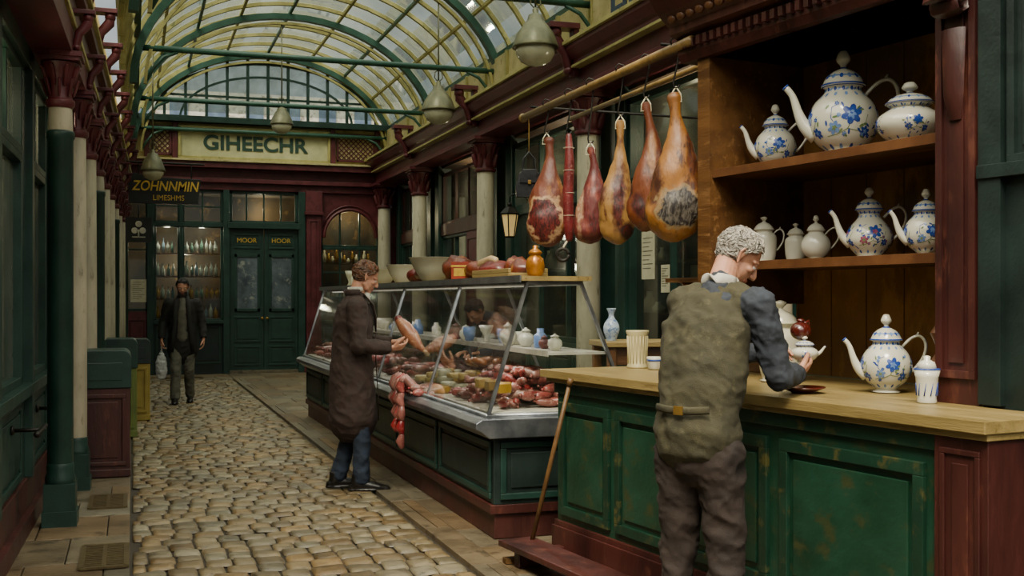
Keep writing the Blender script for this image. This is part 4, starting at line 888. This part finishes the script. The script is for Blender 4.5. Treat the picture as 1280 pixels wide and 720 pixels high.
for k in range(6): a=k*math.pi/3; mb.tube([(.073*math.cos(a),.073*math.sin(a),.02),(.118*math.cos(a),.118*math.sin(a),.3)],.009,0,4)
mb.tube([(0,0,.46),(0,0,.55),(.1,0,.6),(.4,0,.6)],.01,0,6); mb.tube([(.15,0,.6),(.25,0,.5),(.4,0,.45)],.008,0,6)
mk('lantern_body',mb,[M_iron,M_flameglow],parent=ln)
for (yy,zz,ww,hh) in ((10.6,1.95,.3,.5),(10.2,1.7,.18,.28)):
    mb=MB(); mb.box(-ww/2,ww/2,0,.008,-hh/2,hh/2,0)
    for k in range(8): mb.box(-ww*.38,ww*.38-.04*(k%3),-.002,0,hh*.35-k*hh*.09,hh*.35-k*hh*.09+.008,1)
    mk('notice_paper',mb,[M_paper,M_ink],loc=(5.09,yy,zz),rz=R(-90))
# ------------------------------------------------------------ people
def headmesh(name,parent,M,neck,hair,vox=.0035,beard=False):
    mb=MB(); mb.M=M
    mb.ell((0,-.012,.03),(.076,.096,.087),0,24,16); mb.ell((0,.022,-.03),(.062,.066,.085),0,24,16)
    mb.ell((0,.062,-.097),(.024,.022,.018)); mb.tube([(-.05,-.0,-.055),(-.042,.03,-.082),(0,.06,-.1),(.042,.03,-.082),(.05,0,-.055)],[.02,.02,.018,.02,.02],0,10,rnd=True)
    mb.tube([(0,.08,.02),(0,.092,0),(0,.106,-.025),(0,.108,-.036)],[.009,.010,.013,.011],0,10,rnd=True)
    for s_ in (-1,1):
        mb.ell((s_*.012,.096,-.037),(.009,.011,.008)); mb.ell((s_*.043,.055,-.022),(.02,.022,.017))
        mb.tube([(s_*.055,.058,.016),(s_*.03,.078,.024),(s_*.006,.084,.019)],[.008,.009,.008],0,8,rnd=True)
        mb.ell((s_*.031,.0725,.0075),(.0155,.0135,.0085)); mb.ell((s_*.031,.0725,-.011),(.015,.0125,.006))
        rt=Matrix.Rotation(s_*.35,3,'Z')@Matrix.Rotation(-.15,3,'X')
        mb.tube([Vector((s_*.079,-.008,-.032)),Vector((s_*.084,-.018,-.012)),Vector((s_*.09,-.026,.012)),Vector((s_*.088,-.02,.03)),Vector((s_*.08,-.004,.028)),Vector((s_*.076,.0,.012))],[.007,.006,.0065,.0065,.006,.005],0,8,rnd=True)
        mb.ell((s_*.08,-.012,.0),(.007,.014,.026),rot=rt)
    mb.tube([(-.025,.079,-.067),(-.01,.088,-.063),(0,.089,-.0645),(.01,.088,-.063),(.025,.079,-.067)],[.004,.0065,.006,.0065,.004],0,8,rnd=True)
    mb.tube([(-.022,.078,-.074),(0,.087,-.077),(.022,.078,-.074)],[.004,.0075,.004],0,8,rnd=True)
    mb.M=None; nb=Vector(neck); top=M@Vector((0,-.03,-.04)); mb.tube([nb-Vector((0,0,.04)),nb,nb.lerp(top,.5),top],[(.062,.062),(.058,.06),(.054,.058),(.05,.055)],0,18,ref=(1,0,0))
    Mi=M.inverted()
    def post(c):
        q=Mi@c
        return 1 if (abs(q.x)<.027 and -.083<q.z<-.058 and q.y>.0795+abs(q.x)*-.1) else 0
    mk('head',mb,[M_skin,M_lip],parent=parent,remesh=vox,smooth=2,post=post)
    mb=MB(); mb.M=M
    for s_ in (-1,1): mb.ell((s_*.031,.0735,-.001),.0125,0,12,8); mb.ell((s_*.031,.0815,-.004),(.0058,.0052,.0058),1,10,6)
    mk('eyes',mb,[M_eye,M_iris],parent=parent)
    mat_,n,lr,ll,wav=hair; rng=random.Random(5); mb=MB(); mb.M=M
    C=Vector((0,-.012,.03)); rx=Vector((.0795,.0995,.0905)); fr=0
    def keep(p):
        if p.y>.045: return p.z>.078+fr
        if p.y>.0: return p.z>.035+fr+ (p.y)*.7
        if p.y>-.035: return p.z>.03
        return p.z>-.055
    seg,rg=30,18; vs=[];fs=[]
    for i in range(rg+1):
        for k in range(seg):
            ph=-math.pi/2+math.pi*i/rg; th=2*math.pi*k/seg; vs.append(C+Vector((rx.x*math.cos(ph)*math.cos(th),rx.y*math.cos(ph)*math.sin(th),rx.z*math.sin(ph))))
    for i in range(rg):
        for k in range(seg):
            q=[i*seg+k,i*seg+(k+1)%seg,(i+1)*seg+(k+1)%seg,(i+1)*seg+k]; c=sum((vs[a] for a in q),Vector())/4
            if keep(c): fs.append(tuple(q))
    mb.add(vs,fs,0,True)
    for _ in range(n):
        d=Vector((rng.gauss(0,1),rng.gauss(0,1),rng.gauss(0,1))).normalized(); p=C+Vector((d.x*rx.x,d.y*rx.y,d.z*rx.z))
        if not keep(p): continue
        nrm=Vector((d.x/rx.x,d.y/rx.y,d.z/rx.z)).normalized()
        fl_=noise.noise_vector(p*26)*1.9; bulk=noise.noise(p*38+Vector((3,1,7)))
        t=Vector((p.x*6,-.5,-.7 if p.z<.08 else -.15))+fl_+Vector((rng.uniform(-.3,.3),rng.uniform(-.3,.3),rng.uniform(-.3,.3))); t=(t-nrm*t.dot(nrm)).normalized(); b=nrm.cross(t)
        l=ll*rng.uniform(.7,1.2); lift=rng.uniform(.0,1.0)
        P=[]
        for j in range(6):
            u=j/5; q=p+t*l*u+b*wav*math.sin(u*5.5+noise.noise(p*20)*6)
            dd=q-C; e=Vector((dd.x/rx.x,dd.y/rx.y,dd.z/rx.z)); q=C+dd/e.length*(1.0+.05*math.sin(u*math.pi)*(1.2+bulk*2.2)+.12*lift*u*(.4+wav*40)+.03*lift)
            P.append(q)
        mb.tube(P,[lr*.7,lr,lr*1.05,lr*.9,lr*.6,lr*.2],0,5)
    for s_ in (-1,1):
        for k in range(9): x_=.012+k*.004; mb.tube([(s_*x_,.086-k*.0022,.0235+.0006*k),(s_*(x_+.006),.0875-k*.0028,.028-.0003*k)],[.0022,.0012],0,4)
    if beard:
        for _ in range(260):
            a=rng.uniform(-1.5,1.5); z=rng.uniform(-.105,-.045); p=Vector((.058*math.sin(a),.022+.062*math.cos(a),z))
            if abs(p.x)<.02 and z>-.08: continue
            mb.tube([p,p+Vector((p.x*.15,.006,-.02))],[.004,.001],0,4)
    mk('hair',mb,[mat_],parent=parent)
def HM(c,pitch,yaw=0,roll=0,sc=1): return Matrix.Translation(Vector(c))@Matrix.Rotation(R(yaw),4,'Z')@Matrix.Rotation(R(-pitch),4,'X')@Matrix.Rotation(R(roll),4,'Y')@Matrix.Scale(sc,4)
def hand(name,parent,W,F,Pn,side,curl=(.4,.45,.5,.55),thumb=(.75,.6,-.3),sc=1.0,vox=.003):
    F=Vector(F).normalized(); Pn=Vector(Pn); z=-(Pn-F*Pn.dot(F)).normalized(); x=F.cross(z)
    M=Matrix((( x.x,F.x,z.x,W[0]),(x.y,F.y,z.y,W[1]),(x.z,F.z,z.z,W[2]),(0,0,0,1)))@Matrix.Scale(sc,4)
    mb=MB(); mb.M=M; sx=1 if side=='R' else -1
    mb.tube([(0,-.05,0),(0,0,0),(0,.03,0),(0,.06,0),(0,.088,-.002)],[(.027,.021),(.026,.019),(.034,.018),(.041,.016),(.039,.012)],0,16,ref=(1,0,0))
    for i,(fx,Lf) in enumerate(((-.0295,.072),(-.0100,.080),(.0100,.075),(.0290,.060))):
        p=Vector((sx*fx,.078,0)); pts=[p]; ang=.05; rr=[.0092]
        for k,fr in enumerate((.47,.3,.25)):
            ang+=curl[i]*(.9,1.1,.7)[k]; p=p+Vector((sx*fx*.9*(.6 if k==0 else .1),math.cos(ang),-math.sin(ang))).normalized()*Lf*fr*1.12; pts.append(p); rr.append((.0088,.0082,.0068)[k])
        mb.tube(pts,rr,0,10,rnd=True)
        for q in pts[1:3]: mb.ell(q,.0093)
    p=Vector((-sx*.02,.018,-.004)); d=Vector((-sx*thumb[0],thumb[1],thumb[2])).normalized(); p1=p+d*.042; d2=(d+Vector((sx*.25,.25,-.12))).normalized(); p2=p1+d2*.033; p3=p2+(d2+Vector((sx*.15,.2,-.1))).normalized()*.026
    mb.tube([p,p1,p2,p3],[.015,.0125,.0105,.008],0,10,rnd=True)
    mk(name,mb,[M_skin],parent=parent,remesh=vox,smooth=1)
def shoe(mb,a,fwd):
    a=Vector(a); f=Vector(fwd).normalized(); s_=Vector((-f.y,f.x,0)); g=lambda u,h:Vector((a.x,a.y,0))+f*u+Vector((0,0,h))
    mb.tube([g(-.085,.035),g(-.06,.045),g(0,.05),g(.07,.042),g(.13,.032),g(.185,.026)],[(.03,.03),(.038,.042),(.04,.045),(.044,.036),(.046,.028),(.032,.02)],0,14,ref=tuple(s_),rnd=True)
    mb.tube([g(-.04,.05),g(-.035,.13)],[(.043,.05),(.044,.048)],0,12,ref=tuple(s_))
    mb.tube([g(-.09,.014),g(-.03,.014),g(.08,.014),g(.19,.014)],[(.034,.011),(.042,.011),(.05,.011),(.035,.011)],0,10,ref=tuple(s_),rnd=True)
def lofts(mb,rings,ref=(1,0,0),seg=24): mb.tube([c for c,_,_ in rings],[(a,b) for _,a,b in rings],0,seg,ref=ref,rnd=True)
def leg(mb,h,k,a,r=(.098,.08,.066,.062,.06)):
    h,k,a=Vector(h),Vector(k),Vector(a); mb.tube([h,h.lerp(k,.45),k,k.lerp(a,.4),a],[r[0],r[1],r[2],r[3],r[4]],0,16,rnd=True)
def arm(mb,s_,e,w_,r=(.068,.058,.052,.048,.04)):
    s_,e,w_=Vector(s_),Vector(e),Vector(w_); mb.tube([s_,s_.lerp(e,.5),e,e.lerp(w_,.5),w_],list(r),0,14,rnd=False); mb.ell(s_,r[0]*1.03); mb.ell(e,r[2]*1.03)
# --- man in waistcoat
P=empty('man_in_waistcoat',(2.22,4.10,0),R(-58.2))
hc=(0.015,.275,1.675); Mh=HM(hc,38,-46,0,.97)
headmesh('head',P,Mh,(0,.14,1.55),(M_hairg,2800,.0033,.042,.007),vox=.003)
sR,eR,wR=(.195,.1,1.475),(.25,.18,1.185),(.205,.43,1.175); sL,eL,wL=(-.155,.13,1.455),(-.17,.29,1.23),(-.0,.43,1.26)
mb=MB(); lofts(mb,[((0,-.03,.95),.15,.11),((0,0,1.12),.148,.115),((0,.04,1.3),.165,.12),((0,.085,1.43),.16,.1),((0,.11,1.5),.12,.08),((0,.135,1.555),.066,.066)])
arm(mb,sR,eR,wR,(.072,.067,.062,.054,.042)); arm(mb,sL,eL,wL,(.062,.062,.058,.052,.042))
mk('shirt',mb,[M_shirt],parent=P,remesh=.008,smooth=2,fold=.011,ffreq=12)
mb=MB(); lofts(mb,[((0,-.05,.95),.188,.146),((0,-.035,1.05),.176,.138),((-.005,.01,1.22),.192,.146),((-.015,.06,1.38),.200,.134),((-.01,.1,1.47),.155,.104),((0,.12,1.51),.1,.07)],seg=32)
for s_,dx in ((-1,-.02),(1,0)): mb.tube([(s_*.08,.11,1.5),(s_*.13+dx,.1,1.48)],[(.075,.05),(.07,.075)],0,14,rnd=True)
mk('waistcoat',mb,[M_vest],parent=P,remesh=.008,smooth=2,fold=.012,ffreq=6)
mb=MB()
mb.tube([(-.12,-.165,1.06),(-.05,-.192,1.055),(.05,-.192,1.055),(.12,-.165,1.06)],[(.016,.006)]*4,0,6,ref=(0,0,1)); mb.box(-.02,.02,-.203,-.192,1.038,1.072,1)
mk('waistcoat_strap',mb,[M_vest,M_brass],parent=P)
mb=MB(); n=20; mb.tube([(.072*math.cos(a),.14+.07*math.sin(a),1.565+.02*math.sin(a)*-1) for a in [i*2*math.pi/n for i in range(n+1)]],[(.008,.024)]*(n+1),0,8,ref=(1,0,0))
for s_ in (-1,1): mb.tube([(s_*.02,.215,1.55),(s_*.05,.22,1.52)],[(.02,.006),(.008,.004)],0,6)
mk('collar',mb,[M_collar],parent=P)
mb=MB(); lofts(mb,[((0,-.04,.88),.165,.125),((0,-.035,1.0),.16,.12)]); leg(mb,(-.09,-.03,.88),(-.115,0,.5),(-.12,-.03,.09),(.108,.094,.08,.072,.07)); leg(mb,(.09,-.04,.88),(.11,-.01,.5),(.12,-.05,.09),(.108,.094,.08,.072,.07))
mk('trousers',mb,[M_trous],parent=P,remesh=.009,smooth=2,fold=.015,ffreq=7)
mb=MB(); shoe(mb,(-.12,-.03,0),(-.1,1,0)); shoe(mb,(.12,-.05,0),(.15,1,0)); mk('shoes',mb,[M_shoe],parent=P,remesh=.006,smooth=1)
hand('hand_right',P,(.20,.455,1.18),(.02,.98,.14),(-.7,0,.6),'R',(.35,.45,.5,.55),thumb=(.5,.75,-.3))
hand('hand_left',P,(.02,.445,1.265),(.62,.75,.06),(.45,-.3,-.6),'L',(.45,.5,.55,.6),thumb=(.4,.8,-.4))
mb=MB()
for (q,d) in (((.205,.43,1.175),Vector((-.1,.95,.0))),((0,.43,1.26),Vector((.75,.65,.05)))):
    q=Vector(q); d=d.normalized(); mb.tube([q-d*.02,q+d*.012],[.044,.043],0,14)
mk('cuffs',mb,[M_shirt],parent=P)
_o=Matrix.Translation(Vector((2.22,4.10,0)))@Matrix.Rotation(R(-58.2),4,'Z')
pp=_o@Vector((.165,.60,1.215)); teapot('small_teapot',tuple(pp),PR+R(180),.12,'squat',deco=1)
mb=MB(); mb.ell((0,0,.04),(.05,.045,.042),0,20,12); mb.ell((0,0,.085),(.018,.018,.012),0); mb.tube([(.02,0,.07),(.055,0,.085),(.06,0,.05),(.045,0,.03)],.007,0,8)
pp=_o@Vector((.14,.615,1.315)); mk('brown_lidded_pot',mb,[M_redglaze],loc=tuple(pp),rz=R(20))
# --- man in long coat
P=empty('man_in_coat',(1.65,8.73,0),R(-96)); Mh=HM((0,.095,1.665),24,6)
headmesh('head',P,Mh,(0,.02,1.53),(M_hairb,1500,.005,.045,.010),vox=.004)
mb=MB(); lofts(mb,[((0,-.01,.55),.205,.19),((0,-.01,.75),.195,.178),((0,-.02,.95),.185,.166),((0,-.015,1.12),.175,.152),((0,.0,1.32),.195,.156),((0,.005,1.43),.182,.13),((0,.01,1.5),.11,.085),((0,.015,1.54),.07,.065)],seg=32)
arm(mb,(.185,.01,1.43),(.24,.02,1.14),(.15,.26,1.115),(.084,.078,.07,.06,.05)); arm(mb,(-.185,.01,1.43),(-.2,.1,1.16),(-.07,.31,1.15),(.08,.072,.066,.06,.05))
mk('coat',mb,[M_coat],parent=P,remesh=.010,smooth=2,fold=.010,ffreq=7)
mb=MB()
for s_ in (-1,1):
    mb.tube([(s_*.05,.075,1.53),(s_*.065,.145,1.45),(s_*.05,.168,1.35),(s_*.012,.172,1.24)],[(.03,.008),(.04,.008),(.03,.008),(.008,.005)],0,8,ref=(1,0,0))
mb.tube([(.078*math.cos(a),.005+.07*math.sin(a),1.545) for a in [R(150+i*12) for i in range(21)]],[(.01,.026)]*21,0,8,ref=(1,0,0))
mb.tube([(.012,.172,1.24),(.014,.172,1.0),(.01,.188,.75),(.01,.192,.54)],[(.012,.004)]*4,0,6,ref=(1,0,0))
mk('coat_lapels',mb,[M_coat],parent=P)
mb=MB(); mb.tube([(.064*math.cos(a),.02+.06*math.sin(a),1.572) for a in [i*math.pi/10 for i in range(21)]],[(.006,.018)]*21,0,8,ref=(1,0,0)); mb.ell((0,.1,1.5),(.04,.03,.06)); mk('collar',mb,[M_collar],parent=P)
mb=MB(); lofts(mb,[((0,-.02,.85),.14,.11),((0,-.02,.95),.14,.11)]); leg(mb,(-.085,-.02,.85),(-.095,-.01,.48),(-.1,-.11,.1),(.09,.082,.07,.065,.066)); leg(mb,(.085,-.01,.85),(.1,.05,.48),(.1,.05,.1),(.09,.082,.07,.065,.066))
mk('jeans',mb,[M_jean],parent=P,remesh=.01,smooth=2,fold=.01,ffreq=10)
mb=MB(); shoe(mb,(-.1,-.1,0),(-.1,1,0)); shoe(mb,(.1,.06,0),(.1,1,0)); mk('shoes',mb,[M_shoe],parent=P,remesh=.007,smooth=1)
hand('hand_right',P,(.14,.285,1.115),(-.3,.95,.05),(-.6,.1,.7),'R',(.4,.45,.5,.6)); hand('hand_left',P,(-.055,.33,1.155),(.5,.85,.1),(.2,.2,.9),'L',(.4,.45,.5,.6))
mb=MB(); mb.tube([(-.02,.36,1.32),(.02,.40,1.27),(.05,.45,1.2),(.07,.5,1.13),(.08,.53,1.1)],[.035,.055,.06,.036,.022],0,16,rnd=True); mb.tube([(.08,.53,1.1),(.09,.57,1.06)],[.014,.018],1,8,rnd=True); mb.ell((-.03,.355,1.33),(.038,.032,.038),2)
mk('pork_leg',mb,[mat('pork','#74402c','#a06a4a',8,.4,.2,c3='#b89070',t3=.6,coat=.3),M_fat,M_meat],loc=P.location,rz=R(-96))
# --- walking man
P=empty('walking_man',(.69,16.8,0),R(176)); Mh=HM((0,.05,1.66),14,0)
headmesh('head',P,Mh,(0,.01,1.52),(M_hairk,500,.008,.045,.006),vox=.006,beard=True)
mb=MB(); lofts(mb,[((0,-.02,.74),.22,.15),((0,-.01,.95),.2,.14),((0,.0,1.15),.19,.13),((0,.0,1.33),.2,.135),((0,.0,1.44),.175,.11),((0,.0,1.52),.08,.07)])
arm(mb,(.19,0,1.43),(.27,-.04,1.16),(.285,.04,.92),(.078,.07,.062,.056,.05)); arm(mb,(-.19,0,1.43),(-.27,-.02,1.16),(-.29,.07,.93),(.078,.07,.062,.056,.05))
mk('coat',mb,[M_coatk],parent=P,remesh=.014,smooth=2,fold=.01,ffreq=8)
mb=MB(); lofts(mb,[((0,.06,.93),.1,.085),((0,.065,1.15),.085,.085),((0,.07,1.33),.075,.085),((0,.05,1.48),.05,.06)]); mk('jumper',mb,[M_greycl],parent=P,remesh=.012,smooth=2,fold=.004)
mb=MB()
for s_ in (-1,1): mb.tube([(s_*.06,.04,1.53),(s_*.09,.14,1.4),(s_*.1,.15,1.15),(s_*.13,.14,.9),(s_*.15,.13,.74)],[(.03,.012)]*5,0,8,ref=(1,0,0))
mk('coat_fronts',mb,[M_coatk],parent=P)
mb=MB(); lofts(mb,[((0,0,.85),.14,.11),((0,0,.95),.14,.11)]); leg(mb,(-.085,0,.85),(-.09,.03,.48),(-.1,-.12,.11),(.095,.085,.075,.07,.068)); leg(mb,(.085,.0,.85),(.09,.12,.5),(.1,.14,.09),(.095,.085,.075,.07,.068))
mk('trousers',mb,[M_greycl],parent=P,remesh=.012,smooth=2,fold=.01,ffreq=10)
mb=MB(); shoe(mb,(-.1,-.1,0),(0,1,0)); shoe(mb,(.1,.15,0),(0,1,0)); mk('shoes',mb,[M_shoe],parent=P,remesh=.008,smooth=1)
hand('hand_right',P,(.287,.05,.9),(0,.15,-1),(-1,0,0),'R',(.6,.6,.6,.6),vox=.004); hand('hand_left',P,(-.292,.08,.91),(0,.15,-1),(1,0,0),'L',(.4,.4,.4,.4),vox=.004)
mb=MB(); mb.tube([(.287,.08,.82),(.287,.08,.72)],[(.012,.01),(.02,.01)],0,8); lofts(mb,[((.287,.08,.7),.04,.03),((.287,.08,.6),.075,.05),((.287,.08,.45),.085,.055),((.287,.08,.4),.07,.045)]); mk('carrier_bag',mb,[M_cloth],parent=P,remesh=.01,smooth=1,fold=.012,ffreq=18)
# --- butcher
P=empty('butcher',(3.75,11.4,0),R(111.7)); Mh=HM((0,.36,1.36),48,0)
headmesh('head',P,Mh,(0,.25,1.3),(M_hairk,700,.006,.045,.006),vox=.005)
mb=MB(); lofts(mb,[((0,-.14,.95),.16,.12),((0,-.06,1.06),.16,.125),((0,.06,1.18),.18,.13),((0,.16,1.26),.17,.11),((0,.23,1.3),.09,.075)])
arm(mb,(.18,.15,1.25),(.24,.2,.97),(.12,.4,.93)); arm(mb,(-.18,.15,1.25),(-.24,.2,.97),(-.12,.4,.93)); mk('jacket',mb,[M_shirt],parent=P,remesh=.012,smooth=2,fold=.008)
mb=MB(); lofts(mb,[((0,-.14,.87),.15,.12),((0,-.14,.97),.15,.12)]); leg(mb,(-.09,-.14,.87),(-.1,-.08,.48),(-.1,-.1,.1)); leg(mb,(.09,-.14,.87),(.1,-.08,.48),(.1,-.1,.1)); mk('trousers',mb,[M_coatk],parent=P,remesh=.013,smooth=2,fold=.008)
mb=MB(); shoe(mb,(-.1,-.1,0),(0,1,0)); shoe(mb,(.1,-.1,0),(0,1,0)); mk('shoes',mb,[M_shoe],parent=P,remesh=.008,smooth=1)
hand('hand_right',P,(.115,.42,.93),(-.2,1,-.1),(0,0,-1),'R',vox=.004); hand('hand_left',P,(-.115,.42,.93),(.2,1,-.1),(0,0,-1),'L',vox=.004)
